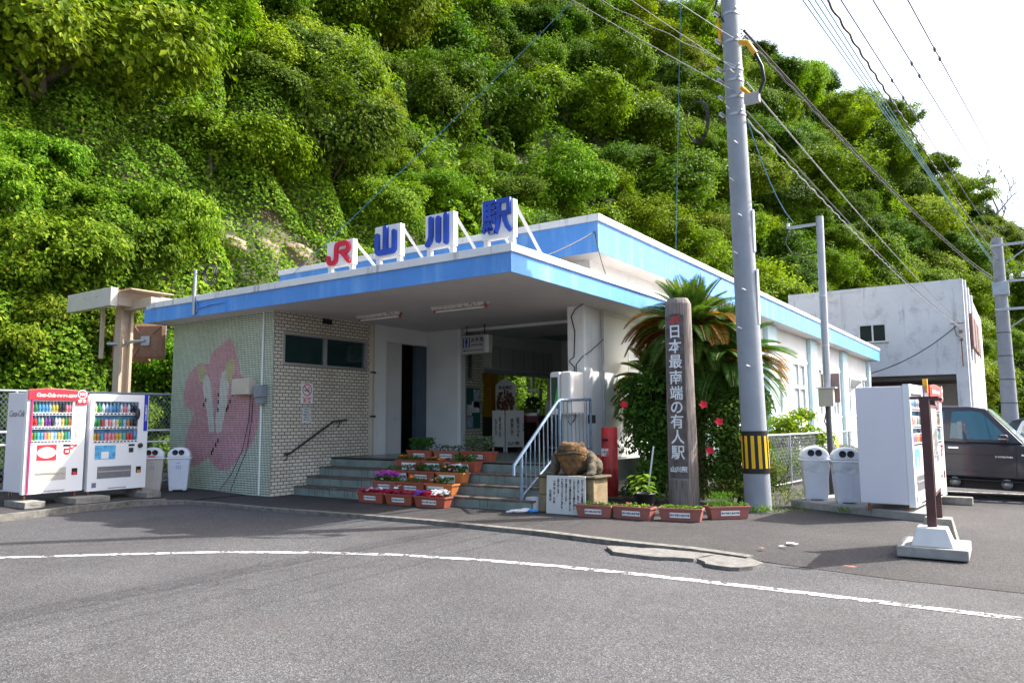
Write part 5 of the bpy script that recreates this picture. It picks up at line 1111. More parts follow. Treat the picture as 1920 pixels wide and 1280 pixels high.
# ------------------------------------------------------------------ cars
car_glass = glass('car_glass', (.02, .10, .13), .03); tyre = mat('tyre', (.012, .012, .013), .9); chrome = mat('chrome', (.7, .7, .72), .15, 1)
def wheel(parent, x, y, r_, side):
    t = bpy.data.objects.new('wheel', None); COL.objects.link(t); t.parent = parent; t.location = (x, y, r_)
    rot = Matrix.Rotation(R(90), 4, 'X')
    MB().lathe([(r_*.62, -.1), (r_*.95, -.1), (r_, -.07), (r_, .07), (r_*.95, .1), (r_*.62, .1)], n=28).rot(rot).build('tyre', tyre, t)
    MB().lathe([(0, .05*side), (r_*.2, .06*side), (r_*.25, .02*side), (r_*.55, .03*side), (r_*.63, .09*side)], n=28).rot(rot).build('rim', chrome, t)
def car(name, label, loc, rz, paint_, Lb, prof_body, prof_roof, wdt, wheels, suv=False, pitch=0, tint=car_glass):
    """profile in (x,z), front towards +x; local -y side faces the camera"""
    t = T(name, label, 'car', loc, rz, 'cars parked behind the vending machines'); t.rotation_euler = (0, pitch, rz)
    b = MB().prism(prof_body, -wdt/2, wdt/2, 'y'); b.build('body', paint_, t, bevel=.045)
    # greenhouse: leans inward towards the roof
    zb = min(p[1] for p in prof_roof); zt = max(p[1] for p in prof_roof)
    V = []; n = len(prof_roof)
    for s in (-1, 1):
        for (x, z) in prof_roof: V.append((x, s*(wdt/2-.035-.13*(z-zb)/(zt-zb)), z))
    F = [tuple(range(n)), tuple(range(2*n-1, n-1, -1))]+[(i, i+n, (i+1) % n+n, (i+1) % n) for i in range(n)]
    MB().add(V, F).build('cabin', paint_, t, bevel=.03)
    def sidepanel(poly, s, off, m, nm):
        V = []
        for (x, z) in poly: V.append((x, s*(wdt/2-.035-.13*(z-zb)/(zt-zb)+off), z))
        for (x, z) in poly: V.append((x, s*(wdt/2-.035-.13*(z-zb)/(zt-zb)+off-.02), z))
        k = len(poly); MB().add(V, [tuple(range(k)), tuple(range(2*k-1, k-1, -1))]+[(i, i+k, (i+1) % k+k, (i+1) % k) for i in range(k)]).build(nm, m, t)
    return t, sidepanel, zb, zt
def paint_m(name, col): return mat(name, col, .35, .0, var=.04, scale=2, coat=.45, spec=.4)
suv_p = paint_m('dark_plum_metallic', (.022, .019, .026))
Bp = [(-1.62, .42), (-1.62, .95), (-1.58, 1.0), (.62, 1.0), (.75, .99), (1.55, .92), (1.68, .84), (1.7, .45), (1.55, .38), (1.50, .58), (1.38, .78), (1.18, .84), (.98, .78), (.86, .58), (.83, .36), (-.63, .36), (-.66, .58), (-.78, .78), (-.98, .84), (-1.18, .78), (-1.30, .58), (-1.33, .40)]
Rp = [(-1.58, 1.001), (-1.50, 1.62), (-1.40, 1.66), (-.1, 1.67), (.16, 1.63), (.72, 1.001)]
t, sp_, zb, zt = car('suv', 'dark plum coloured boxy off road car parked with its right side showing', (-.75, 16.85, 0), R(-2.5), suv_p, 0, Bp, Rp, 1.45, None, True, R(1.6))
for s in (-1, 1):
    sp_([(-.42, 1.07), (-.38, 1.57), (-.08, 1.585), (.10, 1.555), (.52, 1.07)], s, .006, car_glass, 'door_window')
    sp_([(-1.42, 1.07), (-1.36, 1.56), (-.50, 1.57), (-.52, 1.07)], s, .006, car_glass, 'rear_window')
    b = MB().box((-.5, s*.729-.004, .40), (-.49, s*.729+.004, 1.0)).box((.60, s*.729-.004, .42), (.61, s*.729+.004, 1.0)).box((-.49, s*.729-.004, .40), (.60, s*.729+.004, .41)).box((-1.6, s*.729-.003, .79), (.60, s*.729+.003, .80)).box((-1.3, s*.729-.003, .50), (.60, s*.729+.003, .505)); b.build('door_gap', black, t)
    MB().box((-.45, s*.735-.02, .885), (-.27, s*.735+.02, .93)).build('door_handle', chrome, t, bevel=.01)
    mr = MB().box((.36, s*.85-.1, 1.03), (.50, s*.85+.1, 1.17)).build('wing_mirror', suv_p, t, bevel=.03); MB().box((.36, s*.95-.004, 1.09), (.48, s*.95+.004, 1.105)).build('mirror_trim', chrome, t).parent = mr
    MB().box((.68, s*.73-.008, .80), (.76, s*.73+.008, .83)).build('side_indicator', white_paint, t, bevel=.006)
    MB().box((-.6, s*.74-.06, .33), (.82, s*.74+.06, .355)).build('side_step', black, t, bevel=.01)
    for x in (-.35, .45): MB().lathe([(0, -.02), (.07, -.02), (.09, .02), (0, .02)], n=12).rot(Matrix.Rotation(R(90), 4, 'X')).build('step_bracket', grey_metal, t).location = (x, s*.7, .29)
    for x in (-.98, 1.18): wheel(t, x, s*.62, .33, -s if False else s)
MB().add([(.17, -.55, 1.605), (.17, .55, 1.605), (.70, .62, 1.03), (.70, -.62, 1.03)], [(0, 1, 2, 3)]).build('windscreen', glass('windscreen', (.35, .45, .48), .05), t).location = (.012, 0, .012)
tx = text('X-ADVENTURE', .04, white_paint, t, (.42, -.7265, .77), '-y', .002, .001)
for s in (-1, 1): MB().box((1.69, s*.5-.13, .66), (1.715, s*.5+.13, .84)).build('headlight', glass('headlamp', (.8, .82, .85), .05), t, bevel=.03)
MB().box((-1.5, -.6, .17), (1.5, .6, .359)).build('underbody', black, t); MB().box((1.7, -.68, .38), (1.78, .68, .6)).build('bumper', black, t, bevel=.03); MB().box((-.25, -.4, 1.05), (-.15, .4, 1.5)).build('seat', red_paint, t)
HB = [(-1.7, .38), (-1.75, .8), (-1.6, .98), (.7, .95), (1.55, .80), (1.75, .62), (1.75, .35), (1.5, .3), (1.45, .55), (1.3, .66), (1.1, .66), (.95, .55), (.9, .28), (-.75, .28), (-.8, .55), (-.95, .66), (-1.15, .66), (-1.3, .55), (-1.35, .3)]
HR = [(-1.68, .96), (-1.35, 1.38), (-.9, 1.5), (.0, 1.5), (.35, 1.38), (1.0, .941)]
for (lab, loc, rz, p, red) in (('silver white hatchback parked behind the dark off road car', (1.05, 20.6, 0), R(-70), paint_m('silver_paint', (.62, .63, .66)), False), ('dark blue car parked farthest behind, only its roof showing', (1.2, 27.5, 0), R(-20), paint_m('navy_paint', (.02, .025, .04)), False), ('small red car half hidden behind the silver hatchback', (2.35, 18.6, 0), R(-75), paint_m('car_red', (.40, .01, .03)), True)):
    t, sp_, zb, zt = car('parked_car', lab, loc, rz, p, 0, HB, HR, 1.65, None)
    for s in (-1, 1):
        sp_([(-1.3, 1.0), (-1.1, 1.34), (-.45, 1.42), (-.45, 1.0)], s, .006, car_glass, 'rear_window'); sp_([(-.38, 1.0), (-.38, 1.42), (.0, 1.42), (.3, 1.33), (.8, .98)], s, .006, car_glass, 'door_window')
        for x in (-1.05, 1.2): wheel(t, x, s*.72, .30, s)
        MB().box((.45, s*.92-.1, .98), (.6, s*.92+.1, 1.1)).build('wing_mirror', p, t, bevel=.03)
        MB().box((1.62, s*.6-.15, .62), (1.74, s*.6+.15, .76)).build('headlight', glass('headlamp2', (.8, .82, .85), .05), t, bevel=.03)
    MB().add([(.36, -.62, 1.375), (.36, .62, 1.375), (.98, .74, .965), (.98, -.74, .965)], [(0, 1, 2, 3)]).build('windscreen', MATS['windscreen'], t).location = (.014, 0, .016)

# ------------------------------------------------------------------ sign stand at the right
ss = T('sign_stand', 'dark brown bus stop notice stand seen edge on, standing in two concrete feet', 'notice stand', (-.89, 9.42, 0), R(91.2))
bp = mat('brown_stand', (.075, .03, .03), .5, var=.2)
sl = MB().box((-.38, -.33, 0), (.42, .33, .11)).build('base_slab', concrete, ss, bevel=.012)
fw_ = mat('white_foot', (.62, .62, .60), .8, var=.08, scale=6, stain=((.2, .2, .19), 6, .6, .1, .8))
for x in (-.12, .78):
    MB().taper(.111 if x < 0 else 0, (x-.2, -.2, x+.2, .2), .30, (x-.13, -.14, x+.13, .14)).build('concrete_foot', fw_ if x < 0 else blk, ss, bevel=.01)
    MB().box((x-.03, -.045, .30), (x+.03, .045, 1.66)).build('post', bp, ss)
MB().box((-.09, -.05, .62), (.75, -.005, 1.60)).build('board', bp, ss)
MB().box((-.06, -.053, .66), (.72, -.0505, 1.56)).build('notice_panel', mat('notice_panel', (.5, .5, .47), .6, var=.35, scale=9), ss)
for i in range(4): text('\n'.join(('のりば', '時刻表', '山川駅前', '指宿方面')[i]), .12, navy, ss, (.08+.17*i, -.054, 1.15), '-y', .001, .002, line=.8)
MB().box((-.14, -.14, 1.661), (-.09, .14, 1.69)).box((.73, -.12, 1.661), (.8, .12, 1.69)).build('top_bar', bp, ss)

# ------------------------------------------------------------------ chain link fences
def fence(name, label, p0, p1, h_, posts, z0=0, pitch=.075, r_=.0032, midrail=False, m=grey_metal):
    A = Vector((p0[0], p0[1], 0)); B = Vector((p1[0], p1[1], 0)); L = (B-A).length; d = (B-A).normalized()
    t = T(name, label, 'fence', (p0[0], p0[1], z0), math.atan2(d.y, d.x))
    for x in posts: MB().cyl((x, 0, -.05), (x, 0, h_), .03, n=10).build('post', m, t)
    MB().cyl((0, 0, h_), (L, 0, h_), .024, n=8).build('top_rail', m, t); MB().cyl((0, 0, .08), (L, 0, .08), .02, n=8).build('bottom_rail', m, t)
    if midrail:
        for z in midrail: MB().cyl((0, 0, z), (L, 0, z), .022, n=8).build('middle_rail', white_paint, t)
    b = MB(); lo, hi = .1, h_-.02; H = hi-lo
    for fam in (1, -1):
        x = -H
        while x < L:
            # 55 degree diagonals clipped to the panel
            x0, x1 = x, x+H*.75; za, zb_ = (lo, hi) if fam == 1 else (hi, lo)
            if x1 > 0:
                t0 = max(0, -x0/(x1-x0)); t1 = min(1, (L-x0)/(x1-x0))
                if t1 > t0: b.tube([(x0+(x1-x0)*t0, .004*fam, za+(zb_-za)*t0), (x0+(x1-x0)*t1, .004*fam, za+(zb_-za)*t1)], r_, 3, caps=False)
            x += pitch
    b.build('chain_mesh', m, t); return t
fence('chain_link_fence', 'grey chain link fence running from the utility pole past the two right bins', (-4.5, 14.6), (-3.75, 24.6), 1.12, (.05, 2.6, 5.0, 7.4, 9.9), pitch=.10, r_=.004)
MB().box((-.1, -.012, .45), (.1, -.006, .95)).build('yellow_notice', mat('yellow_tag', (.75, .70, .02), .5), bpy.data.objects['chain_link_fence']).location = (6.2, -.02, .05)
fence('chain_link_fence', 'tall chain link fence behind the left vending machines joined to the tiled wall', (-16.6, 3.5), (-15.95, 9.9), 2.0, (.05, 3.2, 6.35), z0=.1, pitch=.085, r_=.004, midrail=(1.2, .95), m=mat('fence_grey_blue', (.28, .32, .38), .5))
# ------------------------------------------------------------------ hillside
FOOT = np.array([(-19.5, -40, 0), (-19.5, -8, 0), (-20.3, 12, 0), (-20.5, 28, 0), (-20.5, 45, 0), (-20, 62, 0), (-17.5, 85, 0), (-13, 110, 0), (-6, 138, 0), (5, 170, 0), (18, 205, 0)], float)
RIDGE = np.array([(-74, -60, 62), (-72, -15, 63), (-73, 28, 64), (-70, 62, 64), (-58, 84, 63), (-39.5, 108, 60.5), (-33, 124, 60), (-27, 142, 58), (-17, 165, 53), (-5, 195, 43), (6, 225, 38)], float)
def spline(P, t):
    """Catmull-Rom through P at t in 0..n-1"""
    n = len(P); i = np.clip(np.floor(t).astype(int), 0, n-2); f = (t-i)[..., None]
    p = lambda k: P[np.clip(i+k, 0, n-1)]
    a, b, c, d = p(-1), p(0), p(1), p(2)
    return .5*(2*b+(c-a)*f+(2*a-5*b+4*c-d)*f**2+(3*b-a-3*c+d)*f**3)
NK = [(RNG.normal(size=3)*s, RNG.uniform(0, 6.28), s) for s in (.12, .16, .22, .3, .4, .55, .7, .9)]
def lump(P):
    return sum(np.sin(P @ k+ph)*(.35/s)**.7 for k, ph, s in NK)*.33
def hill(u, v):
    """u along the foot 0..10, v up the slope 0..1.2"""
    f, r = spline(FOOT, u), spline(RIDGE, u)
    vv = np.clip(v, 0, 1.3)[..., None]
    P = f+(r-f)*vv
    v1 = np.minimum(v, 1)
    # steep cut at the foot, then an even wooded slope; gentle beyond the ridge
    P[..., 2] = r[..., 2]*(v1**.86)*(1-.0*v1)+2.2*smooth(0, .05, v1)-np.maximum(0, v-1)*r[..., 2]*.5
    P[..., 2] += lump(P)*1.0*smooth(.0, .08, v)
    return P
nu, nv = 220, 90
U, Vv = np.meshgrid(np.linspace(0, 10, nu), np.linspace(0, 1.25, nv)**1.25*1.0, indexing='ij')
HP = hill(U, Vv); HP[:, 0, 2] = -.3
dU = np.gradient(HP, axis=0); dV = np.gradient(HP, axis=1); HN = unit(np.cross(dU, dV)); HN *= np.sign(HN[..., 2:3]+1e-6)
idx = np.arange(nu*nv).reshape(nu, nv); F = np.stack([idx[:-1, :-1], idx[1:, :-1], idx[1:, 1:], idx[:-1, 1:]], -1).reshape(-1, 4)
hm, ht, hb = nodes('hill_soil'); g = ht.nodes.new('ShaderNodeNewGeometry').outputs['Position']
c = ramp(ht, tex_noise(ht, g, .35, 8, .65).outputs[0], ((.3, (.02, .03, .010)), (.5, (.045, .055, .018)), (.62, (.10, .075, .045)), (.75, (.26, .20, .15)))).outputs[0]
ht.links.new(c, hb.inputs['Base Color']); hb.inputs['Roughness'].default_value = .95
tag(npmesh('hillside', HP.reshape(-1, 3), F, hm, None, True), 'steep wooded hillside rising behind the station', 'hill', kind='structure')
E0 = np.array([0, 0, 1.45]); CR, CU, CF = np.array(cr), np.array(cu), np.array(cf)
def in_view(P, margin=.12):
    """what the photograph can plausibly show, with a margin"""
    d = P-E0; w = d @ CF; x = (d @ CR)/np.maximum(w, .1)*1403.8/960; y = (d @ CU)/np.maximum(w, .1)*1403.8/640
    return (w > 1) & (np.abs(x) < 1+margin) & (y < 1+margin*1.5) & (y > -1.1)
def sample_hill(n, vmax=1.02, umin=0, umax=10, vpow=1.0):
    u = RNG.uniform(umin, umax, n); v = RNG.random(n)**vpow*vmax
    P = hill(u, v); e = 1e-2
    a = hill(u+e, v)-P; b = hill(u, v+e)-P; N = np.cross(a, b); J = np.linalg.norm(N, axis=1); N = unit(N); N *= np.sign(N[:, 2:3]+1e-9)
    return u, v, P, N, J/e/e
# leaf materials
VINE = leafmat('vine_leaf', (.045, .115, .006), (.155, .275, .016), .36, (.26, .34, .03))
DARKL = leafmat('broadleaf_dark', (0.026, 0.066, 0.005), (0.08, 0.155, 0.009), .3, (0.16, 0.24, 0.014))
MIDL = leafmat('broadleaf_mid', (0.045, 0.105, 0.004), (0.135, 0.23, 0.01), .33, (0.23, 0.33, 0.018))
LIGHTL = leafmat('broadleaf_light', (0.075, 0.14, 0.005), (0.19, 0.29, 0.012), .36, (0.29, 0.36, 0.022))
bark = mat('bark', (.10, .08, .06), .95, var=.3, scale=6, bump=.6)
# ---- undergrowth: vines and shrubs that carpet the slope, one mass nobody could count
def mound(P):
    return np.abs(np.sin(P[:, 0]*.9+1.7*np.sin(P[:, 1]*.55))*np.sin(P[:, 1]*1.05+1.3*np.sin(P[:, 2]*.7))*np.sin(P[:, 2]*.95+P[:, 0]*.4+1.0))**.6
def carpet(n, umin, umax, vmax, size, dens_fn, amp):
    u, v, P, N, J = sample_hill(n, vmax, umin, umax)
    p = J/J.max(); keep = (RNG.random(len(P)) < p) & in_view(P, .15) & dens_fn(P, v)
    P, N = P[keep], N[keep]
    eps = .12
    h0 = mound(P); gx = (mound(P+[eps, 0, 0])-h0)/eps; gy = (mound(P+[0, eps, 0])-h0)/eps; gz = (mound(P+[0, 0, eps])-h0)/eps
    G = np.stack([gx, gy, gz], 1); G -= (G*N).sum(1, keepdims=True)*N
    C = P+N*(h0*amp+RNG.random((len(P), 1))[:, 0]*.35-.05)[:, None]
    NN = unit(N*.7-G*amp*.55+np.array([.15, -.05, .35])+RNG.normal(size=P.shape)*.38)
    return C, NN, np.full(len(C), size)*RNG.uniform(.6, 1.35, len(C))
def rocky(P):  # bare cut faces low on the slope
    d1 = ((P-np.array([-23.9, 18.3, 8.1]))/np.array([2.5, 2.3, 1.5])); d2 = ((P-np.array([-18.9, 80, 17]))/np.array([5, 7, 4])); d3 = ((P-np.array([-1.5, 151, 12]))/np.array([8, 12, 11]))
    q = np.minimum(np.minimum((d1**2).sum(1), (d2**2).sum(1)), (d3**2).sum(1))
    return (q > 1) | (RNG.random(len(P)) < .22+.2*np.sin(P[:, 1]*2.1+P[:, 2]*3))
C1, N1, S1 = carpet(1700000, .9, 3.7, .42, .135, lambda P, v: rocky(P) & (np.linalg.norm(P-E0, axis=1) < 52), 1.25)
k = min(len(C1), 520000); sel = RNG.permutation(len(C1))[:k]
tag(spawn_leaves('undergrowth', C1[sel], N1[sel], S1[sel, None], VINE, asp=.75, fold=.1), 'bright green vines and shrubs carpeting the lower slope', 'undergrowth', kind='stuff')
C2, N2, S2 = carpet(900000, 2.2, 10, 1.0, .34, lambda P, v: rocky(P) & (np.linalg.norm(P-E0, axis=1) >= 40), 2.4)
k = min(len(C2), 300000); sel = RNG.permutation(len(C2))[:k]
tag(spawn_leaves('undergrowth', C2[sel], N2[sel], S2[sel, None], MIDL, asp=.7), 'mid green undergrowth between the trees of the far slope', 'undergrowth', kind='stuff')
# ---- bare rock showing through the vines above the canopy
rock = mat('pale_tan_rock', (.25, .185, .14), .9, var=.3, scale=1.6, bump=.8, bscale=9, stain=((.12, .07, .045), 1.2, .5, .12, .85), streak=((.10, .08, .05), 2.5, .55, .1, .7))
nrm0 = Vector((.72, -.12, .68)).normalized(); tu = nrm0.cross(Vector((0, 0, 1))).normalized(); tv_ = nrm0.cross(tu)
for i, (a, b_, w_, h_, lab) in enumerate(((-1.5, .3, .95, 1.0, 'pale tan bare rock face among the vines, leftmost of the outcrop'), (-.1, .1, .8, 1.15, 'pale tan bare rock face in the middle of the outcrop, above the canopy'), (1.4, .05, 1.05, .85, 'pale tan bare rock face at the right end of the outcrop, by the roof'), (-2.2, -.9, .45, .4, 'small bare rock high on the left of the outcrop'))):
    mb = MB(); n = 13; P0 = []
    for k in range(n):
        t = 6.2832*k/n; q = random.uniform(.7, 1.15); P0.append((w_*q*math.cos(t), h_*q*math.sin(t)))
    V = [tu*x*.55+tv_*y*.55+nrm0*random.uniform(.22, .42) for x, y in P0]+[tu*x+tv_*y-nrm0*.6 for x, y in P0]+[nrm0*.42]
    mb.add(V, [(k, (k+1) % n, n+(k+1) % n, n+k) for k in range(n)]+[(2*n, (k+1) % n, k) for k in range(n)])
    o_ = mb.build('rock_face', rock, None, bevel=.05); o_.location = Vector((-23.95, 18.3, 8.15))+tu*a*-1+tv_*b_; tag(o_, lab, 'rock', 'bare rocks above the canopy')
# ---- trees
def crown(name, n_lobe, n_spray, per, m, leaf, seed, flat=.8, spread=1.0):
    """lobes -> sprays on the lobes -> leaves that hang outward along each spray"""
    rg = np.random.default_rng(seed); L = []
    for k in range(n_lobe):
        d = rg.normal(size=3); d[2] = abs(d[2])*.8-.2; d /= np.linalg.norm(d)
        L.append((d*rg.uniform(.2, .95)*np.array([spread, spread, flat]), rg.uniform(.2, .5)))
    C = []; N = []; S = []; A = []; made = 0; tries = 0
    while made < n_spray and tries < 6000:
        tries += 1; c0, r0 = L[rg.integers(len(L))]; e = rg.normal(size=3); e[2] = e[2]*.8+.25; e /= np.linalg.norm(e)
        p = c0+e*r0*rg.uniform(.84, 1.04)
        if any(np.linalg.norm(p-c1) < r1*.72 for c1, r1 in L): continue
        made += 1; out = unit(p*np.array([1, 1, .6])+e*.6+rg.normal(size=3)*.25); rs = rg.uniform(.06, .125); nl = int(per*rg.uniform(.6, 1.3))
        q = rg.normal(size=(nl, 3))*rs*np.array([1, 1, .62]); q += out*rs*.5*rg.normal(size=(nl, 1))
        C.append(p+q); S.append(leaf*rg.uniform(.6, 1.4, nl))
        N.append(unit(out*.6+np.array([0, 0, .45])+q/rs*.28+rg.normal(size=(nl, 3))*.33)); A.append(unit(out+q/rs*.5+np.array([0, 0, -.35])+rg.normal(size=(nl, 3))*.5))
    V, F_ = leafquads(np.concatenate(C), np.concatenate(N), np.concatenate(S)[:, None], asp=.56, fold=.1, rng=rg, along=np.concatenate(A))
    return npmesh(name, V, F_, m)
def trunk_mesh(seed):
    rg = random.Random(seed); b = MB()
    b.tube([(0, 0, -1.0), (rg.uniform(-.05, .05), rg.uniform(-.05, .05), -.5), (rg.uniform(-.08, .08), 0, 0)], [.055, .042, .03], 7)
    for k in range(5):
        a = rg.uniform(0, 6.28); b.tube([(0, 0, -.55+.1*k), (.25*math.cos(a), .25*math.sin(a), -.15+.05*k), (.62*math.cos(a), .62*math.sin(a), .15+.08*k)], [.026, .018, .006], 5)
    ob = b.build('trunk', bark); return ob
KINDS = []
for i, (m, cat_) in enumerate(((DARKL, 'dark'), (DARKL, 'dark'), (MIDL, 'mid'), (MIDL, 'mid'), (MIDL, 'mid'), (LIGHTL, 'light'), (LIGHTL, 'light'))):
    t = T('hillside_tree', None, 'tree'); cw = crown('crown', 10+3*(i % 3), 260, 92, m, .064, 100+i, flat=(.95, .75, .85)[i % 3]); cw.parent = t
    tk = trunk_mesh(i); tk.parent = t; KINDS.append((t, cat_))
LAB = {'dark': 'dark green dense tree among many on the wooded slope', 'mid': 'mid green rounded tree among many on the wooded slope', 'light': 'yellowish green tree among many on the wooded slope'}
VKIND = crown('crown', 13, 200, 100, VINE, .075, 300, flat=.6, spread=1.1)
tv = T('vine_mound', None, 'shrub'); VKIND.parent = tv
placed = []; n_tree = n_big = 0; first = set()
u, v, P, N, J = sample_hill(30000, 1.0, .6, 9.6)
order = np.argsort(RNG.random(len(P))/np.maximum(J, 1e-6)**1.0)
dist = np.linalg.norm(P-E0, axis=1); ok = in_view(P+np.array([0, 0, 3.0]), .16)
for j in order:
    if not ok[j]: continue
    p = P[j]; D = dist[j]; h = p[2]
    vine_zone = h < 5.5+11*float(smooth(17, 9, p[1]))*(.75+.25*math.sin(p[1]*.9)) and p[1] < 24
    near_low = h < 2.5
    rad = (random.uniform(1.5, 3.5) if D < 55 else random.uniform(2.0, 4.6) if D < 100 else random.uniform(2.8, 6.0)) if not vine_zone else random.uniform(1.0, 1.9)
    if near_low and random.random() < .6: rad *= .6
    sep = rad*(1.32 if D < 60 else 1.46)
    if any((p[0]-q[0])**2+(p[1]-q[1])**2+(p[2]-q[2])**2 < (.55*(sep+q[3]))**2*1.15 for q in placed): continue
    if not rocky(p[None])[0] or ((p-np.array([-23.9, 18.3, 7.6]))**2).sum() < (rad+2.0)**2 or ((p-np.array([-22.2, 16.6, 6.2]))**2).sum() < (rad+1.0)**2: continue
    if not vine_zone and n_big >= 298: continue
    n_big += 0 if vine_zone else 1
    placed.append((*p, rad)); n_tree += 1
    if vine_zone:
        src, c_ = tv, 'vine'
    else:
        w = [1.0, 1.0, 1.2, 1.2, 1.2, .8+.5*(p[1] > 60), .8]
        src, c_ = random.choices(KINDS, w)[0]
    o_ = src if id(src) not in first else copy_tree(src); first.add(id(src))
    if vine_zone: o_['label'] = 'vine covered mound of bright leaves on the lower slope'; o_['group'] = 'vine mounds on the lower slope'; o_.location = p+N[j]*rad*.3
    else: o_['label'] = LAB[c_]; o_['group'] = c_+' trees on the wooded slope'; o_.location = p+N[j]*rad*.16+np.array([0, 0, rad*.26])
    o_.rotation_euler = (random.uniform(-.3, .3), random.uniform(-.3, .3), random.uniform(0, 6.28)); o_.scale = (rad*random.uniform(.95, 1.35), rad*random.uniform(.95, 1.35), rad*random.uniform(.75, 1.25))
    if n_tree >= 900: break
print('TREES', n_tree, len([o for o in bpy.data.objects if o.name.startswith('hillside_tree')]))
for t, _ in KINDS+[(tv, '')]:
    if id(t) not in first:
        for ch in list(t.children): bpy.data.objects.remove(ch)
        bpy.data.objects.remove(t)
# bare pale tree on the skyline at the far right
bt = T('bare_tree', 'pale nearly leafless tree against the sky above the far right pole', 'tree', (-2.0, 198, 40))
b = MB(); rg = random.Random(4)
def limb(p, d, L, r_, dep):
    q = p+d*L*.5+Vector((rg.uniform(-.1, .1), rg.uniform(-.1, .1), rg.uniform(0, .12)))*L; e = p+d*L+Vector((0, 0, .12*L))
    b.tube([p, q, e], [r_, r_*.8, r_*.6], 5, caps=False)
    if dep:
        for k in range(3 if dep > 1 else 4):
            nd = (d+Vector((rg.uniform(-.85, .85), rg.uniform(-.85, .85), rg.uniform(-.35, .6)))).normalized(); limb(p.lerp(e, rg.uniform(.55, 1)), nd, L*rg.uniform(.55, .8), r_*.58, dep-1)
limb(Vector((0, 0, 0)), Vector((.02, 0, 1)), 7.5, .4, 5)
b.build('branches', mat('pale_bark', (.34, .32, .31), .9), bt)

# ------------------------------------------------------------------ station yard behind the building and platform
tag(MB().box((-16.5, 15.5, -.06), (-13.2, 60, .95)).build('platform', concrete), 'concrete station platform', 'platform', kind='structure')
tag(MB().box((-20.5, -10, -.04), (-17.3, 70, .02)).build('track_bed', mat('ballast', (.16, .14, .12), .95, var=.5, scale=12, bump=.8)), 'brown ballast of the railway track', 'track', kind='structure')

# ------------------------------------------------------------------ sago palm behind the wooden post
FR = leafmat('cycad_frond', (.035, .10, .015), (.085, .19, .03), .30, (.12, .22, .035)); FRB = leafmat('dead_frond', (.17, .06, .010), (.38, .14, .025), .3, (.45, .25, .07)); 
def frond(Cs, Ns, As, Sz, base, az, el, L, droop, nleaf=84, width=.24):
    d = Vector((math.cos(az)*math.cos(el), math.sin(az)*math.cos(el), math.sin(el))); p = Vector(base); pts = []
    for i in range(nleaf):
        t = i/nleaf; d = (d+Vector((0, 0, -droop/nleaf*(.4+1.4*t)))).normalized(); p = p+d*(L/nleaf); pts.append((p.copy(), d.copy(), t))
    for p, d, t in pts[5:]:
        side = d.cross(Vector((0, 0, 1)));
        if side.length < .05: side = Vector((math.sin(az), -math.cos(az), 0))
        side.normalize(); upv = side.cross(d).normalized(); w = width*math.sin(math.pi*(.1+.86*t))**.6
        for s in (-1, 1):
            a = (side*s*.92+d*.55+upv*.22).normalized(); Cs.append(p+a*w*.5); As.append(a); Ns.append((upv+side*s*-.3).normalized()); Sz.append(w)
    return [q[0] for q in pts]
def cycad(label, loc, heads, nf, dead_share):
    t = T('sago_palm', label, 'palm', loc)
    b = MB(); stems = MB(); A_ = ([], [], [], []); B_ = ([], [], [], []); dead = MB()
    for (hx, hy, hz, sc) in heads:
        b.tube([(hx*.3, hy*.3, 0), (hx*.8, hy*.8, hz*.5), (hx, hy, hz)], [.22, .18, .16], 10)
        for k in range(nf):
            az = k*2.399+random.uniform(-.2, .2); q = k/nf; el = R(82)-q*R(135)+random.uniform(-.12, .12); L = sc*random.uniform(.9, 1.12)*(.8+.3*q)
            pts = frond(*A_, (hx, hy, hz), az, el, L, .75+1.0*q); stems.tube(pts[::6]+[pts[-1]], .009, 4, caps=False)
        for k in range(int(nf*dead_share)):
            az = random.choice((random.uniform(2.7, 3.9), random.uniform(2.7, 3.9), random.uniform(5.3, 6.5))); pts = frond(*B_, (hx, hy, hz-.05), az, R(random.uniform(22, 48)), sc*random.uniform(.95, 1.2), 1.9); dead.tube(pts[::6]+[pts[-1]], .010, 4, caps=False)
    b.build('trunk', mat('cycad_trunk', (.07, .05, .035), .95, var=.4, scale=14, bump=1), t)
    spawn_leaves('fronds', np.array(A_[0]), np.array(A_[1]), np.array(A_[3])[:, None], FR, t, asp=.088, fold=.0, along=np.array(A_[2]))
    spawn_leaves('dead_fronds', np.array(B_[0]), np.array(B_[1]), np.array(B_[3])[:, None], FRB, t, asp=.088, fold=.0, along=np.array(B_[2]))
    stems.build('frond_stalks', mat('frond_stalk', (.13, .14, .04), .7), t); dead.build('dead_stalks', mat('dead_stalk', (.30, .13, .03), .8), t)
cycad('tall sago palm with rust brown old fronds behind the wooden post', (-5.3, 14.1, 0), [(.0, 0, 3.15, 1.35)], 110, .26)
cycad('lower sago palm with long green fronds reaching past the utility pole', (-4.75, 14.35, 0), [(.05, 0, 2.5, 1.4)], 84, .14)
cycad('small dark sago palm between the red letter box and the white wall', (-6.15, 14.35, 0), [(0, 0, 2.1, 1.15)], 70, .06)
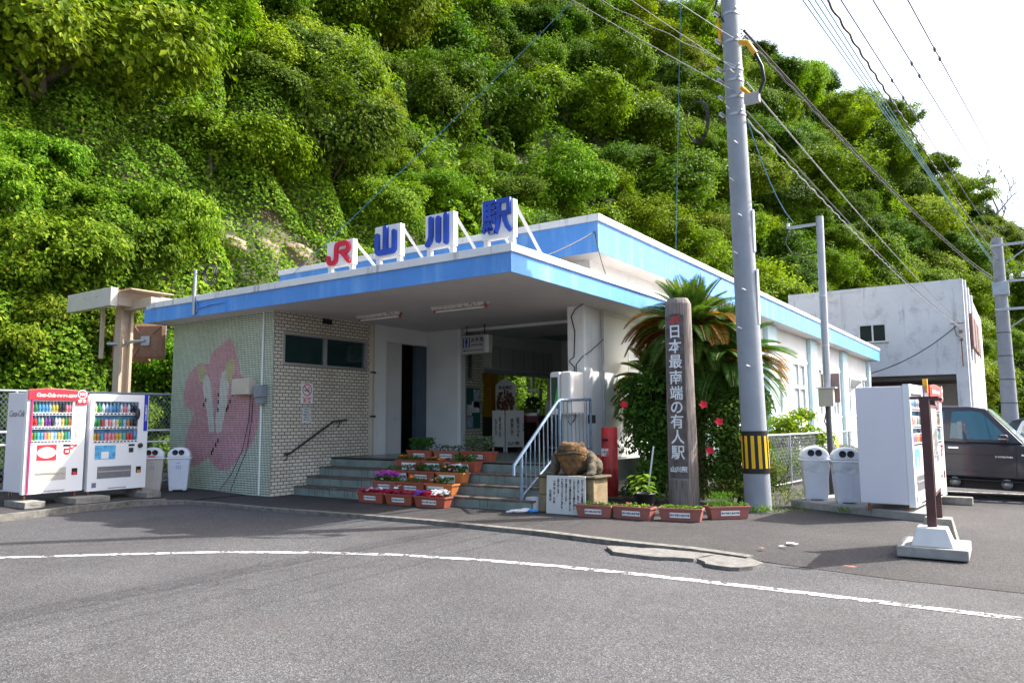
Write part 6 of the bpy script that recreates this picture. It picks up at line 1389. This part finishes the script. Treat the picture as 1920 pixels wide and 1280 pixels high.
# hibiscus and shrubs
HIB = leafmat('hibiscus_leaf', (.022, .065, .010), (.06, .14, .02), .25, (.10, .20, .03))
def shrub(name, label, loc, blobs, n, size, m, flowers=(), cat_='shrub', stems=6, asp=.6):
    t = T(name, label, cat_, loc); C = []; N = []
    tot = sum(r[0]*r[2] for _, r in blobs)
    for c0, r_ in blobs:
        k = int(n*r_[0]*r_[2]/tot); c_, n_ = blob(k, c0, r_, .3, shell=.75); C.append(c_); N.append(n_)
    C = np.concatenate(C); N = np.concatenate(N); k_ = C[:, 2] > .03; C, N = C[k_], N[k_]
    spawn_leaves('foliage', C, N, RNG.uniform(.65, 1.35, (len(C), 1))*size, m, t, asp=asp)
    if stems:
        b = MB()
        for k in range(stems):
            c0, r_ = random.choice(blobs); b.tube([(random.uniform(-.15, .15), random.uniform(-.1, .1), 0), (c0[0]*.5+random.uniform(-.1, .1), c0[1]*.5, c0[2]*.5), (c0[0], c0[1], c0[2])], [.02, .014, .006], 5)
        b.build('stems', bark, t)
    for p in flowers:
        C_ = []; N_ = []; A_ = []; out = Vector((.35, -.85, .4)).normalized(); u_ = out.cross(Vector((0, 0, 1))).normalized(); v_ = u_.cross(out)
        for k in range(5):
            a = k*1.2566; d = u_*math.cos(a)+v_*math.sin(a); C_.append(Vector(p)+d*.042); N_.append((out+d*-.4).normalized()); A_.append(d)
        fl = spawn_leaves('flower', np.array(C_), np.array(N_), .088, FLM['red'], t, asp=.95, along=np.array(A_)); b = MB(); b.tube([p, tuple(Vector(p)+out*.06)], .005, 5); b.build('stamen', FLM['orange'], t).parent = fl
    return t
shrub('hibiscus_bush', 'dense hibiscus bush with several red flowers between the wooden post and the utility pole', (-4.25, 13.3, 0), [((-.25, 0, 1.05), (.5, .45, .5)), ((.2, .05, .85), (.45, .45, .5)), ((-.1, .1, 1.5), (.38, .38, .35)), ((-.3, -.1, .5), (.45, .35, .45)), ((.3, -.1, .45), (.4, .35, .35)), ((-.6, .4, 1.6), (.5, .4, .6)), ((.1, .4, 1.7), (.5, .4, .4))], 7200, .075, HIB, [(-.42, -.42, 1.72), (-.12, -.5, 1.42), (.28, -.42, 1.12), (-.32, -.45, .92)], stems=9)
shrub('hibiscus_bush', 'dark hibiscus bush with one red flower behind the red letter box', (-5.95, 13.35, 0), [((0, 0, 1.0), (.6, .4, .55)), ((-.2, .1, 1.6), (.5, .4, .45)), ((.35, 0, 1.35), (.45, .4, .5)), ((.3, -.1, .6), (.5, .4, .5)), ((-.35, .0, 2.05), (.28, .25, .28)), ((.1, 0, 2.1), (.4, .35, .4))], 6500, .08, HIB, [(-.28, -.42, 1.75)], stems=9)
GC = leafmat('ground_cover', (.05, .11, .02), (.13, .20, .04), .3, (.30, .26, .09))
shrub('ground_shrub', 'low tangle of green and dry straw coloured leaves at the foot of the utility pole', (-4.1, 12.95, 0), [((0, 0, .22), (.55, .35, .28)), ((.35, .2, .4), (.45, .35, .45)), ((-.45, 0, .16), (.35, .3, .2))], 5200, .055, GC, cat_='ground cover plant', stems=5, asp=.4)
shrub('ground_shrub', 'low dark leaves under the bush between the letter box and the wooden post', (-5.65, 12.55, 0), [((0, 0, .2), (.5, .3, .28)), ((.1, .1, .45), (.4, .3, .3))], 1800, .07, HIB, cat_='ground cover plant', stems=3)
shrub('garden_shrub', 'yellowish leafy shrub behind the chain link fence next to the utility pole', (-4.85, 19.2, 0), [((0, 0, 1.2), (.6, .5, .4)), ((.5, .3, .9), (.6, .5, .4)), ((-.2, 0, .7), (.7, .6, .5)), ((.2, .8, 1.5), (.4, .4, .25))], 2600, .11, LIGHTL)
for (x, y, s, lab) in ((-4.75, 17.6, 1.0, 'green weeds behind the fence nearest the utility pole'), (-4.7, 20.6, .9, 'pale green weeds behind the middle of the fence'), (-4.6, 23.4, .9, 'pale green weeds behind the far end of the fence')):
    shrub('weed_patch', lab, (x, y, 0), [((0, 0, .35*s), (.6, 1.2, .45*s)), ((.1, .8, .3*s), (.5, 1.0, .5*s))], 2600, .10, GC if y > 19 else MIDL, cat_='weeds', stems=0, asp=.35)
for i, (x, y, n, s, lab) in enumerate(((-3.42, 12.0, 60, .16, 'grass tuft at the right foot of the utility pole'), (-3.62, 11.95, 34, .12, 'grass tuft in front of the utility pole'), (-3.0, 12.4, 40, .09, 'flat grass patch between the utility pole and the bins'), (-2.4, 12.62, 45, .13, 'grass tuft against the plinth below the second bin'), (-3.5, 13.6, 160, .14, 'weedy grass strip behind the first bin'), (-3.9, 15.2, 160, .18, 'grass along the bottom of the right fence'))):
    A_ = np.stack([RNG.normal(size=n)*.7, RNG.normal(size=n)*.7, np.ones(n)], 1); sp2 = .12 if n < 100 else .4
    C = np.stack([RNG.normal(size=n)*sp2, RNG.normal(size=n)*sp2*(.5 if n < 100 else 1.6), np.zeros(n)], 1)+unit(A_)*s*.5
    o_ = spawn_leaves('grass_tuft', C, np.cross(A_, RNG.normal(size=(n, 3))), s, LEAF['bright'] if n < 100 else GC, asp=.09, along=A_); o_.location = (x, y, 0.01); tag(o_, lab, 'grass', 'grass tufts on the pavement', 'stuff' if n > 100 else None)
st_ = T('garden_stake', 'thin dirty white stake leaning in the bush behind the black pot', 'stake', (-5.5, 12.2, 0)); MB().tube([(0, 0, 0), (.14, .05, 1.0)], .015, 6).build('rod', white_paint, st_)
